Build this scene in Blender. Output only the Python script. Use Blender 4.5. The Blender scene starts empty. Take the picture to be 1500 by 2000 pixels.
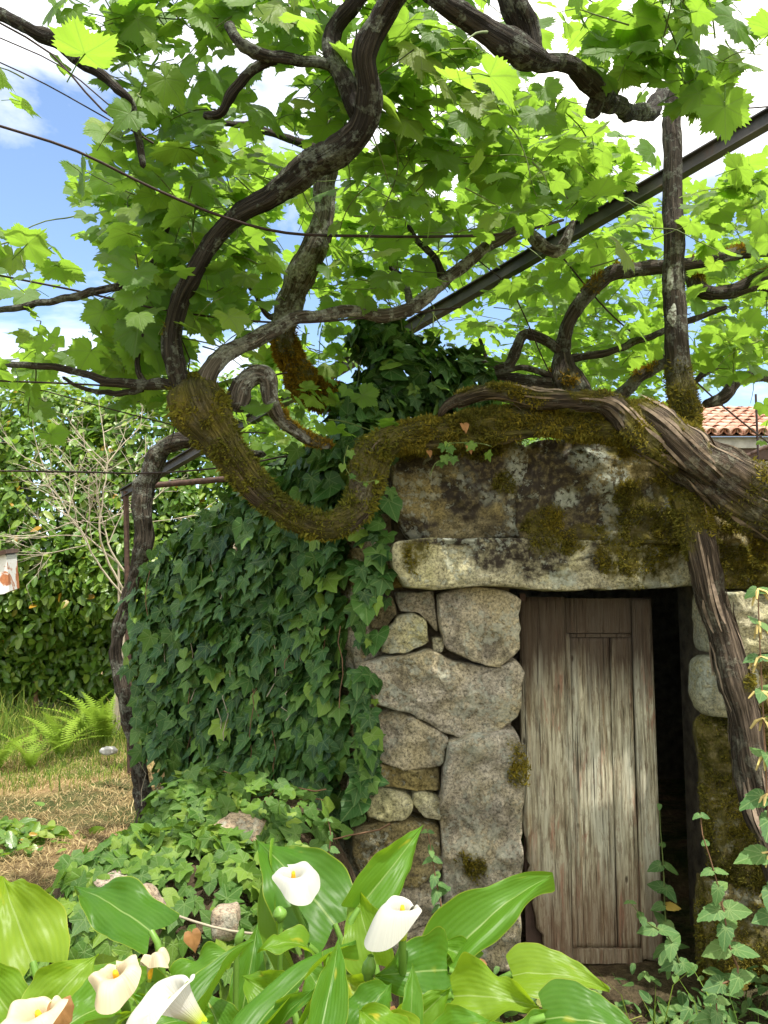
import bpy, math, random
import numpy as np
from mathutils import Vector, Matrix

rnd = random.Random(7)
rng = np.random.default_rng(11)
C = bpy.context.scene.collection
SC = bpy.context.scene

# ------------------------------------------------------------------ camera
FPX = 1502.0
CAM = np.array([0.0, 0.0, 1.55])
PITCH = math.atan(150.0 / FPX)
cp_, sp_ = math.cos(PITCH), math.sin(PITCH)
RIGHT = np.array([1.0, 0, 0]); FWD = np.array([0, cp_, sp_]); UPV = np.array([0, -sp_, cp_])
cam = bpy.data.cameras.new('camera'); camo = bpy.data.objects.new('camera', cam); C.objects.link(camo)
camo.location = CAM; camo.rotation_euler = (math.pi / 2 + PITCH, 0, 0)
cam.sensor_fit = 'VERTICAL'; cam.sensor_height = 36.0; cam.lens = 36.0 * FPX / 2000.0
cam.clip_start = 0.05; cam.clip_end = 500
SC.camera = camo

# ------------------------------------------------------------------ light
SUN_EL = math.radians(70); SUN_AZ = math.atan2(0.62, -0.78)      # azimuth measured from +Y towards +X
SUNV = np.array([math.cos(SUN_EL) * math.sin(SUN_AZ), math.cos(SUN_EL) * math.cos(SUN_AZ), math.sin(SUN_EL)])
sl = bpy.data.lights.new('sun', 'SUN'); sl.energy = 3.8; sl.angle = math.radians(0.53); sl.color = (1.0, 0.945, 0.85)
so = bpy.data.objects.new('sun', sl); C.objects.link(so)
so.rotation_euler = Vector(SUNV).to_track_quat('Z', 'Y').to_euler(); so.location = (2, 2, 9)

world = bpy.data.worlds.new('World'); SC.world = world; world.use_nodes = True
wn = world.node_tree; wn.nodes.clear()
def wnode(t): return wn.nodes.new(t)
w_out = wnode('ShaderNodeOutputWorld'); w_bg = wnode('ShaderNodeBackground'); w_bg.inputs[1].default_value = 0.15
sky = wnode('ShaderNodeTexSky'); sky.sky_type = 'NISHITA'; sky.sun_disc = False
sky.sun_elevation = SUN_EL; sky.sun_rotation = SUN_AZ; sky.altitude = 200; sky.dust_density = 0.3; sky.ozone_density = 1.0
tc = wnode('ShaderNodeTexCoord')
mp = wnode('ShaderNodeMapping'); mp.inputs['Scale'].default_value = (1.0, 1.0, 1.9); mp.inputs['Location'].default_value = (0.35, 0.1, 0.2)
wn.links.new(tc.outputs['Generated'], mp.inputs[0])
nz = wnode('ShaderNodeTexNoise'); nz.inputs['Scale'].default_value = 2.3; nz.inputs['Detail'].default_value = 9; nz.inputs['Roughness'].default_value = 0.56
nz.inputs['Distortion'].default_value = 0.25
wn.links.new(mp.outputs[0], nz.inputs['Vector'])
dt = wnode('ShaderNodeVectorMath'); dt.operation = 'DOT_PRODUCT'; dt.inputs[1].default_value = tuple(SUNV)
wn.links.new(tc.outputs['Generated'], dt.inputs[0])
mr = wnode('ShaderNodeMapRange'); mr.inputs[1].default_value = 0.12; mr.inputs[2].default_value = 0.55; mr.inputs[3].default_value = -0.07; mr.inputs[4].default_value = 0.30
wn.links.new(dt.outputs['Value'], mr.inputs[0])
ad = wnode('ShaderNodeMath'); ad.operation = 'ADD'
wn.links.new(nz.outputs[0], ad.inputs[0]); wn.links.new(mr.outputs[0], ad.inputs[1])
rp = wnode('ShaderNodeValToRGB'); rp.color_ramp.elements[0].position = 0.50; rp.color_ramp.elements[1].position = 0.70
wn.links.new(ad.outputs[0], rp.inputs[0])
mx = wnode('ShaderNodeMix'); mx.data_type = 'RGBA'; mx.inputs[7].default_value = (8.4, 8.1, 7.5, 1)
wn.links.new(rp.outputs[0], mx.inputs[0]); wn.links.new(sky.outputs[0], mx.inputs[6])
wn.links.new(mx.outputs[2], w_bg.inputs[0]); wn.links.new(w_bg.outputs[0], w_out.inputs[0])

SC.view_settings.view_transform = 'Standard'; SC.view_settings.look = 'None'
SC.view_settings.exposure = 1.03; SC.view_settings.gamma = 1.0; SC.view_settings.use_curve_mapping = False
SC.render.engine = 'CYCLES'
SC.cycles.max_bounces = 7; SC.cycles.diffuse_bounces = 4; SC.cycles.glossy_bounces = 2; SC.cycles.transmission_bounces = 5
SC.cycles.transparent_max_bounces = 4; SC.cycles.caustics_reflective = False; SC.cycles.caustics_refractive = False
SC.cycles.use_denoising = True; SC.cycles.sample_clamp_indirect = 6.0
SC.cycles.use_adaptive_sampling = True; SC.cycles.adaptive_threshold = 0.015

# ------------------------------------------------------------------ projection helpers
def P(px, py, Y):
    d = RIGHT * ((px - 750) / FPX) + UPV * ((1000 - py) / FPX) + FWD
    return CAM + d * (Y / d[1])
def proj(W):
    W = np.asarray(W, float) - CAM
    z = W @ FWD
    zs = np.where(z > 0.05, z, np.nan)
    return 750 + FPX * (W @ RIGHT) / zs, 1000 - FPX * (W @ UPV) / zs, z
def ray_plane(px, py, p0, n):
    d = RIGHT * ((px - 750) / FPX) + UPV * ((1000 - py) / FPX) + FWD
    t = np.dot(np.asarray(p0) - CAM, n) / np.dot(d, n)
    return CAM + d * t
def in_poly(poly, x, y):
    x = np.asarray(x, float); y = np.asarray(y, float); r = np.zeros(x.shape, bool)
    n = len(poly)
    for i in range(n):
        x1, y1 = poly[i]; x2, y2 = poly[(i + 1) % n]
        if y1 == y2: continue
        c = ((y1 > y) != (y2 > y)) & (x < (x2 - x1) * (y - y1) / (y2 - y1) + x1)
        r ^= c
    return r
def unit(v):
    v = np.asarray(v, float); return v / (np.linalg.norm(v) + 1e-12)
def units(v): return v / (np.linalg.norm(v, axis=-1, keepdims=True) + 1e-12)

# ------------------------------------------------------------------ vector noise
def _hash(i, j, k, s):
    h = (i * 374761393 + j * 668265263 + k * 1274126177 + s * 974711) & 0xFFFFFFFF
    h = ((h ^ (h >> 13)) * 1274126177) & 0xFFFFFFFF
    h = ((h ^ (h >> 16)) * 2246822519) & 0xFFFFFFFF
    return ((h ^ (h >> 15)) & 0xFFFFFF) / float(0xFFFFFF)
def vnoise(p, s=0):
    p = np.asarray(p, float); f = np.floor(p); i = f.astype(np.int64); w = p - f; w = w * w * (3 - 2 * w)
    r = 0
    for dx in (0, 1):
        for dy in (0, 1):
            for dz in (0, 1):
                h = _hash(i[..., 0] + dx, i[..., 1] + dy, i[..., 2] + dz, s)
                r = r + h * (w[..., 0] if dx else 1 - w[..., 0]) * (w[..., 1] if dy else 1 - w[..., 1]) * (w[..., 2] if dz else 1 - w[..., 2])
    return r * 2 - 1
def fbm(p, o=4, s=0, g=0.5):
    p = np.asarray(p, float); a = 1.0; r = 0; t = 0
    for k in range(o):
        r = r + a * vnoise(p, s + k * 17); t += a; a *= g; p = p * 2.03
    return r / t

# ------------------------------------------------------------------ object helpers
OFF = {}
def link(o): C.objects.link(o); return o
def thing(name, label, cat, loc=(0, 0, 0), group=None, kind=None):
    o = bpy.data.objects.new(name, None); link(o); o.location = loc; o.empty_display_size = 0.1
    o['label'] = label; o['category'] = cat
    if group: o['group'] = group
    if kind: o['kind'] = kind
    OFF[o.name] = np.array(loc, float)
    return o
def off(o): return OFF.get(o.name, np.zeros(3)) if o else np.zeros(3)
def mesh(name, V, F, mat, uv=None, attrs=None, smooth=True):
    V = np.asarray(V, np.float32); me = bpy.data.meshes.new(name)
    if isinstance(F, np.ndarray):
        m, k = F.shape
        me.vertices.add(len(V)); me.vertices.foreach_set('co', V.ravel())
        me.loops.add(m * k); me.loops.foreach_set('vertex_index', F.astype(np.int32).ravel())
        me.polygons.add(m); me.polygons.foreach_set('loop_start', np.arange(0, m * k, k, dtype=np.int32))
        me.update(calc_edges=True)
    else:
        me.from_pydata([tuple(v) for v in V], [], F); me.update()
    me.polygons.foreach_set('use_smooth', np.full(len(me.polygons), bool(smooth)))
    if uv is not None:
        li = np.empty(len(me.loops), np.int32); me.loops.foreach_get('vertex_index', li)
        l = me.uv_layers.new(name='UVMap'); l.data.foreach_set('uv', np.asarray(uv, np.float32)[li].ravel())
    for k, a in (attrs or {}).items():
        at = me.attributes.new(k, 'FLOAT', 'POINT'); at.data.foreach_set('value', np.asarray(a, np.float32))
    if mat: me.materials.append(mat)
    return me
def mk(name, V, F, mat, parent=None, uv=None, attrs=None, smooth=True, kind=None, loc=None):
    """link world-space geometry as ONE mesh object, optionally below its thing"""
    V = np.asarray(V, float); base = off(parent) if parent else np.zeros(3)
    if loc is not None: base = base * 0 + np.array(loc)
    o = bpy.data.objects.new(name, mesh(name, V - base, F, mat, uv, attrs, smooth)); link(o)
    if parent:
        o.parent = parent; OFF[o.name] = base
        if loc is not None: o.location = np.array(loc) - off(parent)
    elif loc is not None: o.location = loc; OFF[o.name] = base
    if kind: o['kind'] = kind
    return o
def tag(o, label, cat, group=None, kind=None):
    o['label'] = label; o['category'] = cat
    if group: o['group'] = group
    if kind: o['kind'] = kind
    return o
class MB:
    def __init__(s): s.V = []; s.F = []; s.n = 0
    def add(s, V, F):
        V = np.asarray(V, float); s.V.append(V); s.F += [tuple(int(i) + s.n for i in f) for f in F]; s.n += len(V)
    def box(s, lo, hi, M=None, jit=0.0):
        x0, y0, z0 = lo; x1, y1, z1 = hi
        V = np.array([(x0, y0, z0), (x1, y0, z0), (x1, y1, z0), (x0, y1, z0), (x0, y0, z1), (x1, y0, z1), (x1, y1, z1), (x0, y1, z1)])
        if jit: V = V + rng.normal(0, jit, V.shape)
        if M is not None: V = V @ np.array(M)[:3, :3].T + np.array(M)[:3, 3]
        s.add(V, [(0, 3, 2, 1), (4, 5, 6, 7), (0, 1, 5, 4), (1, 2, 6, 5), (2, 3, 7, 6), (3, 0, 4, 7)])
    def build(s, name, mat, parent=None, smooth=False, kind=None):
        return mk(name, np.concatenate(s.V), s.F, mat, parent, smooth=smooth, kind=kind)
def bevel(o, w, seg=2):
    m = o.modifiers.new('bevel', 'BEVEL'); m.width = w; m.segments = seg; m.limit_method = 'ANGLE'; return o

def spline(pts, step):
    """Catmull-Rom through rows of pts (xyz + extras), resampled at about `step` metres"""
    p = np.asarray(pts, float); p = np.vstack([2 * p[0] - p[1], p, 2 * p[-1] - p[-2]]); out = []
    for i in range(1, len(p) - 2):
        n = max(2, int(np.linalg.norm(p[i + 1, :3] - p[i, :3]) / step))
        t = np.linspace(0, 1, n, endpoint=False)[:, None]
        a, b, c, d = p[i - 1], p[i], p[i + 1], p[i + 2]
        out.append(0.5 * (2 * b + (c - a) * t + (2 * a - 5 * b + 4 * c - d) * t ** 2 + (3 * b - a - 3 * c + d) * t ** 3))
    out.append(p[-2][None]); return np.vstack(out)
def frames(c):
    T = np.gradient(c, axis=0); T = units(T); N = np.zeros_like(T)
    a = np.array([0, 0, 1.0]) if abs(T[0, 2]) < 0.9 else np.array([1.0, 0, 0])
    N[0] = unit(a - T[0] * np.dot(a, T[0]))
    for i in range(1, len(c)):
        v = N[i - 1] - T[i] * np.dot(N[i - 1], T[i]); N[i] = unit(v)
    return T, N, np.cross(T, N)
def tube(c, r, seg=6, cap=True):
    c = np.asarray(c, float); n = len(c); r = np.broadcast_to(np.asarray(r, float), (n,))
    T, N, B = frames(c); a = np.linspace(0, 2 * np.pi, seg, endpoint=False)
    V = c[:, None] + (N[:, None] * np.cos(a)[None, :, None] + B[:, None] * np.sin(a)[None, :, None]) * r[:, None, None]
    i = np.arange(n - 1)[:, None] * seg; j = np.arange(seg)[None]; k = (j + 1) % seg
    F = np.stack([i + j, i + k, i + seg + k, i + seg + j], -1).reshape(-1, 4)
    return V.reshape(-1, 3), F

# ------------------------------------------------------------------ materials
class NT:
    def __init__(s, name):
        s.m = bpy.data.materials.new(name); s.m.use_nodes = True; s.t = s.m.node_tree; s.t.nodes.clear()
        s.out = s.n('ShaderNodeOutputMaterial'); s.b = s.n('ShaderNodeBsdfPrincipled'); s.l(s.b.outputs[0], s.out.inputs[0])
    def n(s, t): return s.t.nodes.new(t)
    def l(s, a, b): s.t.links.new(a, b)
    def set(s, inp, v):
        if hasattr(v, 'is_output'): s.l(v, inp)
        elif isinstance(v, (tuple, list)) and len(v) == 3 and inp.type == 'RGBA': inp.default_value = (*v, 1)
        else: inp.default_value = v
    def P(s, **k):
        for a, v in k.items(): s.set(s.b.inputs[a.replace('_', ' ')], v)
        return s
    def coord(s, k='Object', scale=None):
        t = s.n('ShaderNodeTexCoord').outputs[k]
        if scale is None: return t
        m = s.n('ShaderNodeMapping'); m.inputs['Scale'].default_value = scale; s.l(t, m.inputs[0]); return m.outputs[0]
    def noise(s, scale, detail=4, vec=None, rough=0.55, dist=0.0, w=None):
        n = s.n('ShaderNodeTexNoise'); n.inputs['Scale'].default_value = scale; n.inputs['Detail'].default_value = detail
        n.inputs['Roughness'].default_value = rough; n.inputs['Distortion'].default_value = dist
        if w is not None: n.noise_dimensions = '4D'; s.set(n.inputs['W'], w)
        s.l(vec if vec is not None else s.coord(), n.inputs['Vector']); return n.outputs[0]
    def vor(s, scale, vec=None, feat='F1', out='Distance'):
        n = s.n('ShaderNodeTexVoronoi'); n.feature = feat; n.inputs['Scale'].default_value = scale
        s.l(vec if vec is not None else s.coord(), n.inputs['Vector']); return n.outputs[out]
    def ramp(s, f, *stops):
        r = s.n('ShaderNodeValToRGB'); e = r.color_ramp.elements
        while len(e) < len(stops): e.new(0.5)
        for i, (p, c) in enumerate(stops):
            e[i].position = p; e[i].color = (*c, 1) if isinstance(c, (tuple, list)) else (c, c, c, 1)
        s.l(f, r.inputs[0]); return r.outputs[0]
    def mix(s, f, a, b, mode='MIX'):
        m = s.n('ShaderNodeMix'); m.data_type = 'RGBA'; m.blend_type = mode
        s.set(m.inputs[0], f); s.set(m.inputs[6], a); s.set(m.inputs[7], b); return m.outputs[2]
    def math(s, op, a, b=0.0, clamp=False):
        m = s.n('ShaderNodeMath'); m.operation = op; m.use_clamp = clamp; s.set(m.inputs[0], a); s.set(m.inputs[1], b); return m.outputs[0]
    def attr(s, k, o='Fac'):
        a = s.n('ShaderNodeAttribute'); a.attribute_name = k; return a.outputs[o]
    def rand(s): return s.n('ShaderNodeObjectInfo').outputs['Random']
    def sep(s, v):
        x = s.n('ShaderNodeSeparateXYZ'); s.l(v, x.inputs[0]); return x.outputs
    def bump(s, h, strength=0.3, dist=0.01):
        b = s.n('ShaderNodeBump'); b.inputs['Strength'].default_value = strength; b.inputs['Distance'].default_value = dist
        s.l(h, b.inputs['Height']); s.l(b.outputs[0], s.b.inputs['Normal']); return b.outputs[0]

def leaf_mat(name, stops, trans, tf=0.4, rough=0.42, vein=0.0, vstep=1.0, spec=0.35, stripes=False, yellow=None, back=None):
    N = NT(name)
    var = N.math('FRACT', N.math('ADD', N.attr('var'), N.rand()))
    col = N.ramp(var, *stops)
    uv = N.coord('UV'); u = N.sep(uv)
    if stripes:
        q = N.math('MULTIPLY_ADD', N.math('ABSOLUTE', N.math('SUBTRACT', u[0], 0.5)), 85.0); q.node.inputs[2].default_value = 0
        q = N.math('ADD', q, N.math('MULTIPLY', u[1], 10.0))
        w = N.math('MULTIPLY_ADD', N.math('SINE', q), 0.5); w.node.inputs[2].default_value = 0.5
        mid = N.math('LESS_THAN', N.math('ABSOLUTE', N.math('SUBTRACT', u[0], 0.5)), 0.012)
        blot = N.noise(3.0, 3, uv, w=N.rand())
        edge = N.math('GREATER_THAN', N.math('ABSOLUTE', N.math('SUBTRACT', u[0], 0.5)), 0.488)
        m = N.math('MULTIPLY', w, 0.11); col = N.mix(m, col, (0.14, 0.27, 0.05))
        col = N.mix(N.math('MULTIPLY', blot, 0.35), col, (0.10, 0.19, 0.03))
        col = N.mix(N.math('MULTIPLY', mid, 0.55), col, (0.30, 0.40, 0.14)); col = N.mix(N.math('MULTIPLY', edge, 0.6), col, (0.32, 0.36, 0.05))
        yl = N.ramp(N.noise(2.2, 2, uv, w=N.math('MULTIPLY', N.rand(), 9.0)), (0.66, 0.0), (0.74, 1.0))
        col = N.mix(N.math('MULTIPLY', yl, 0.8), col, (0.42, 0.36, 0.03))
        h = N.math('MULTIPLY_ADD', w, 0.6, ); h.node.inputs[2].default_value = 0.0
        N.bump(h, 0.16, 0.003)
    else:
        ang = N.math('ARCTAN2', u[0], u[1]); rad = N.math('SQRT', N.math('ADD', N.math('MULTIPLY', u[0], u[0]), N.math('MULTIPLY', u[1], u[1])))
        k = N.math('DIVIDE', ang, vstep); d = N.math('ABSOLUTE', N.math('SUBTRACT', k, N.math('ROUND', k)))
        d = N.math('MULTIPLY', N.math('MULTIPLY', d, vstep), rad)
        vm = N.ramp(d, (0.008, 1.0), (0.028, 0.0))
        # side veins
        s2 = N.math('PINGPONG', N.math('SUBTRACT', N.math('MULTIPLY', rad, 7.0), N.math('MULTIPLY', d, 9.0)), 0.5)
        sv = N.ramp(s2, (0.04, 0.5), (0.12, 0.0))
        vv = N.math('MAXIMUM', vm, N.math('MULTIPLY', sv, 0.7))
        blot = N.noise(2.5, 3, uv, w=N.math('MULTIPLY', var, 31.0))
        col = N.mix(N.math('MULTIPLY', blot, 0.5), col, N.mix(1.0, col, (0.55, 0.62, 0.5), 'MULTIPLY'))
        col = N.mix(N.math('MULTIPLY', vv, vein), col, (0.24, 0.34, 0.12))
        if yellow:
            ym = N.ramp(N.math('FRACT', N.math('MULTIPLY', var, 7.31)), (0.982, 0.0), (0.99, 1.0))
            col = N.mix(ym, col, yellow)
        h = N.math('ADD', N.math('MULTIPLY', vv, -0.7), N.noise(9.0, 3, uv))
        N.bump(h, 0.35, 0.004)
    N.P(Base_Color=col, Roughness=rough, Specular_IOR_Level=spec)
    t = N.n('ShaderNodeBsdfTranslucent'); N.set(t.inputs[0], N.mix(1.0, N.mix(0.5, col, trans), (1, 1, 1), 'MULTIPLY'))
    if not stripes: N.set(t.inputs[0], N.mix(N.math('MULTIPLY', vv, 0.35), N.mix(0.6, col, trans), (0.07, 0.13, 0.02)))
    else: N.set(t.inputs[0], N.mix(0.55, col, trans))
    ms = N.n('ShaderNodeMixShader'); ms.inputs[0].default_value = tf
    N.l(N.b.outputs[0], ms.inputs[1]); N.l(t.outputs[0], ms.inputs[2]); N.l(ms.outputs[0], N.out.inputs[0])
    return N.m

M = {}
M['vine_leaf'] = leaf_mat('vine_leaf', [(0, (0.075, 0.165, 0.028)), (0.45, (0.10, 0.205, 0.034)), (0.8, (0.14, 0.245, 0.036)), (1, (0.21, 0.28, 0.04))],
                          (0.41, 0.69, 0.055), 0.55, 0.5, 0.35, 0.92, 0.3, yellow=(0.16, 0.22, 0.03))
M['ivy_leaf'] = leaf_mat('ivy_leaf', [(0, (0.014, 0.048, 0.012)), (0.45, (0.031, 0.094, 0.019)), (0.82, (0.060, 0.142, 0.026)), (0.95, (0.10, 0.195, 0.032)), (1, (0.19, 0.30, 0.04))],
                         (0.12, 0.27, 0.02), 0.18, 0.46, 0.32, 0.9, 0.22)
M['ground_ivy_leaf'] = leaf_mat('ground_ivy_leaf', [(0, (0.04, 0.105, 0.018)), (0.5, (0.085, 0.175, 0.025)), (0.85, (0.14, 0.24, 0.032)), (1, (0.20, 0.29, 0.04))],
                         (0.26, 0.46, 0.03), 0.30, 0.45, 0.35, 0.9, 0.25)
M['hedge_leaf'] = leaf_mat('hedge_leaf', [(0, (0.06, 0.145, 0.02)), (0.5, (0.12, 0.235, 0.03)), (0.9, (0.20, 0.31, 0.04)), (1, (0.26, 0.33, 0.05))],
                           (0.34, 0.56, 0.03), 0.36, 0.30, 0.3, 3.3, 0.5, yellow=(0.42, 0.24, 0.03))
M['tree_leaf'] = leaf_mat('tree_leaf', [(0, (0.05, 0.12, 0.022)), (0.5, (0.085, 0.17, 0.03)), (1, (0.15, 0.22, 0.04))], (0.34, 0.58, 0.04), 0.45, 0.45, 0.2, 3.3, 0.3)
M['nettle_leaf'] = leaf_mat('nettle_leaf', [(0, (0.045, 0.12, 0.035)), (0.6, (0.085, 0.18, 0.05)), (1, (0.13, 0.22, 0.06))], (0.25, 0.42, 0.05), 0.3, 0.55, 0.5, 0.62, 0.25, yellow=(0.45, 0.33, 0.07))
M['calla_leaf'] = leaf_mat('calla_leaf', [(0, (0.035, 0.13, 0.012)), (0.5, (0.07, 0.19, 0.012)), (0.85, (0.135, 0.25, 0.014)), (1, (0.22, 0.31, 0.018))],
                          (0.46, 0.68, 0.01), 0.45, 0.40, stripes=True, spec=0.22)

def simple(name, col, rough=0.6, spec=0.3, var=0.25, sc=20, bump=0.2, bd=0.004, metal=0.0, trans=None, tf=0.3):
    N = NT(name); n = N.noise(sc, 5)
    c2 = tuple(x * (1 - var) for x in col); c1 = tuple(min(1, x * (1 + var)) for x in col)
    N.P(Base_Color=N.ramp(n, (0.3, c2), (0.7, c1)), Roughness=rough, Specular_IOR_Level=spec, Metallic=metal)
    if bump: N.bump(N.noise(sc * 3, 4), bump, bd)
    if trans:
        t = N.n('ShaderNodeBsdfTranslucent'); N.set(t.inputs[0], trans); ms = N.n('ShaderNodeMixShader'); ms.inputs[0].default_value = tf
        N.l(N.b.outputs[0], ms.inputs[1]); N.l(t.outputs[0], ms.inputs[2]); N.l(ms.outputs[0], N.out.inputs[0])
    return N.m
M['shoot'] = simple('shoot', (0.10, 0.14, 0.035), 0.55, var=0.4, sc=6, bump=0)
M['petiole'] = simple('petiole', (0.10, 0.20, 0.03), 0.4, var=0.2, sc=8, bump=0)
M['dry_leaf'] = simple('dry_leaf', (0.27, 0.135, 0.05), 0.7, var=0.35, sc=30, trans=(0.5, 0.25, 0.06), tf=0.25)
M['spadix'] = simple('spadix', (0.80, 0.42, 0.02), 0.7, var=0.15, sc=300, bump=0.6, bd=0.002)
M['wire'] = simple('wire', (0.035, 0.022, 0.02), 0.6, metal=0.3, var=0.5, sc=14, bump=0)
M['twig'] = simple('twig', (0.33, 0.29, 0.22), 0.8, var=0.3, sc=9, bump=0)
M['brown_twig'] = simple('brown_twig', (0.16, 0.09, 0.05), 0.8, var=0.3, sc=20, bump=0)
M['rust'] = simple('rust', (0.065, 0.038, 0.028), 0.8, var=0.5, sc=30)
M['white_stone'] = simple('white_stone', (0.40, 0.40, 0.38), 0.8, var=0.15)
M['plaster'] = simple('plaster', (0.34, 0.34, 0.31), 0.85, var=0.3, sc=7, bump=0.5)
M['grey_slat'] = simple('grey_slat', (0.38, 0.38, 0.39), 0.8, var=0.25, sc=12)
M['dark_wood'] = simple('dark_wood', (0.07, 0.045, 0.035), 0.8)
M['interior'] = simple('interior', (0.05, 0.045, 0.04), 0.95)
M['tassel'] = simple('tassel', (0.42, 0.33, 0.12), 0.8, var=0.3, sc=40, bump=0)

def spathe_mat(name, col, brown=0.0):
    N = NT(name); uv = N.coord('UV'); u = N.sep(uv)
    ln = N.noise(1.0, 3, N.coord('UV', (60, 2.0, 1)))
    c = N.mix(N.math('MULTIPLY', ln, 0.35), col, tuple(x * 0.75 for x in col))
    throat = N.ramp(u[1], (0.10, 1.0), (0.42, 0.0))
    c = N.mix(throat, c, (0.40, 0.50, 0.03))
    if brown: c = N.mix(N.ramp(N.math('ADD', u[1], N.math('MULTIPLY', N.noise(4, 4, uv), 0.4)), (1.02, 0.0), (1.25, brown)), c, (0.5, 0.28, 0.10))
    N.P(Base_Color=c, Roughness=0.5, Specular_IOR_Level=0.25); N.bump(ln, 0.4, 0.004)
    t = N.n('ShaderNodeBsdfTranslucent'); N.set(t.inputs[0], c); ms = N.n('ShaderNodeMixShader'); ms.inputs[0].default_value = 0.3
    N.l(N.b.outputs[0], ms.inputs[1]); N.l(t.outputs[0], ms.inputs[2]); N.l(ms.outputs[0], N.out.inputs[0])
    return N.m
M['spathe'] = spathe_mat('spathe', (0.52, 0.52, 0.47)); M['cream_spathe'] = spathe_mat('cream_spathe', (0.60, 0.51, 0.35), 0.4)

def bark_mat(name, dark, light, lichen, lam):
    N = NT(name); uv = N.coord('UV')
    fib = N.noise(1.0, 7, N.coord('UV', (34, 5.0, 1)), 0.66, 0.6)
    big = N.noise(7.0, 4)
    crack = N.ramp(N.noise(1.0, 5, N.coord('UV', (22, 3.2, 1)), 0.6, 1.2), (0.36, 0.0), (0.52, 1.0))
    c = N.ramp(fib, (0.30, tuple(x * 0.45 for x in dark)), (0.48, dark), (0.72, light))
    c = N.mix(N.math('MULTIPLY', N.math('SUBTRACT', 1.0, crack), 0.75), c, tuple(x * 0.3 for x in dark))
    lm = N.math('MULTIPLY', N.ramp(N.math('ADD', N.noise(26, 6, None, 0.68), N.math('MULTIPLY', N.math('SUBTRACT', big, 0.5), 0.9)), (0.58 - 0.14 * lam, 0.0), (0.64 - 0.14 * lam, 1.0)), N.ramp(N.noise(85, 4), (0.38, 0.35), (0.55, 1.0)))
    c = N.mix(N.math('MULTIPLY', lm, min(1.0, 0.25 + 0.7 * lam)), c, lichen)
    mo = N.math('MULTIPLY', N.attr('moss'), N.ramp(N.noise(60, 4), (0.3, 0.55), (0.6, 1.0)))
    mc = N.ramp(N.noise(9, 4), (0.3, (0.055, 0.056, 0.013)), (0.55, (0.12, 0.108, 0.02)), (0.8, (0.22, 0.17, 0.022)))
    c = N.mix(mo, c, mc)
    N.P(Base_Color=c, Roughness=0.88, Specular_IOR_Level=0.2)
    N.bump(N.math('ADD', N.math('MULTIPLY', fib, 1.0), N.math('ADD', N.math('MULTIPLY', crack, 0.9), N.math('MULTIPLY', lm, 0.5))), 1.0, 0.018)
    return N.m
M['bark'] = bark_mat('bark', (0.062, 0.050, 0.038), (0.155, 0.13, 0.10), (0.32, 0.35, 0.29), 0.35)
M['old_bark'] = bark_mat('old_bark', (0.085, 0.064, 0.046), (0.26, 0.20, 0.145), (0.32, 0.32, 0.24), 0.2)
M['grey_bark'] = bark_mat('grey_bark', (0.12, 0.10, 0.08), (0.33, 0.30, 0.26), (0.48, 0.50, 0.45), 0.75)
M['dark_bark'] = bark_mat('dark_bark', (0.038, 0.032, 0.026), (0.095, 0.082, 0.065), (0.27, 0.31, 0.25), 0.5)

def moss_mat(name, a, b, c3):
    N = NT(name); v = N.math('FRACT', N.attr('var')); g = N.noise(5.0, 3)
    c = N.ramp(N.math('ADD', N.math('MULTIPLY', v, 0.5), N.math('MULTIPLY', g, 0.55)), (0.2, a), (0.5, b), (0.8, c3))
    N.P(Base_Color=c, Roughness=0.9, Specular_IOR_Level=0.1)
    t = N.n('ShaderNodeBsdfTranslucent'); N.set(t.inputs[0], c); ms = N.n('ShaderNodeMixShader'); ms.inputs[0].default_value = 0.3
    N.l(N.b.outputs[0], ms.inputs[1]); N.l(t.outputs[0], ms.inputs[2]); N.l(ms.outputs[0], N.out.inputs[0])
    return N.m
M['moss'] = moss_mat('moss', (0.065, 0.066, 0.014), (0.145, 0.135, 0.024), (0.31, 0.24, 0.028))
M['orange_moss'] = moss_mat('orange_moss', (0.10, 0.075, 0.012), (0.23, 0.15, 0.018), (0.40, 0.26, 0.025))
M['green_moss'] = moss_mat('green_moss', (0.06, 0.07, 0.014), (0.14, 0.145, 0.022), (0.26, 0.22, 0.03))

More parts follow.
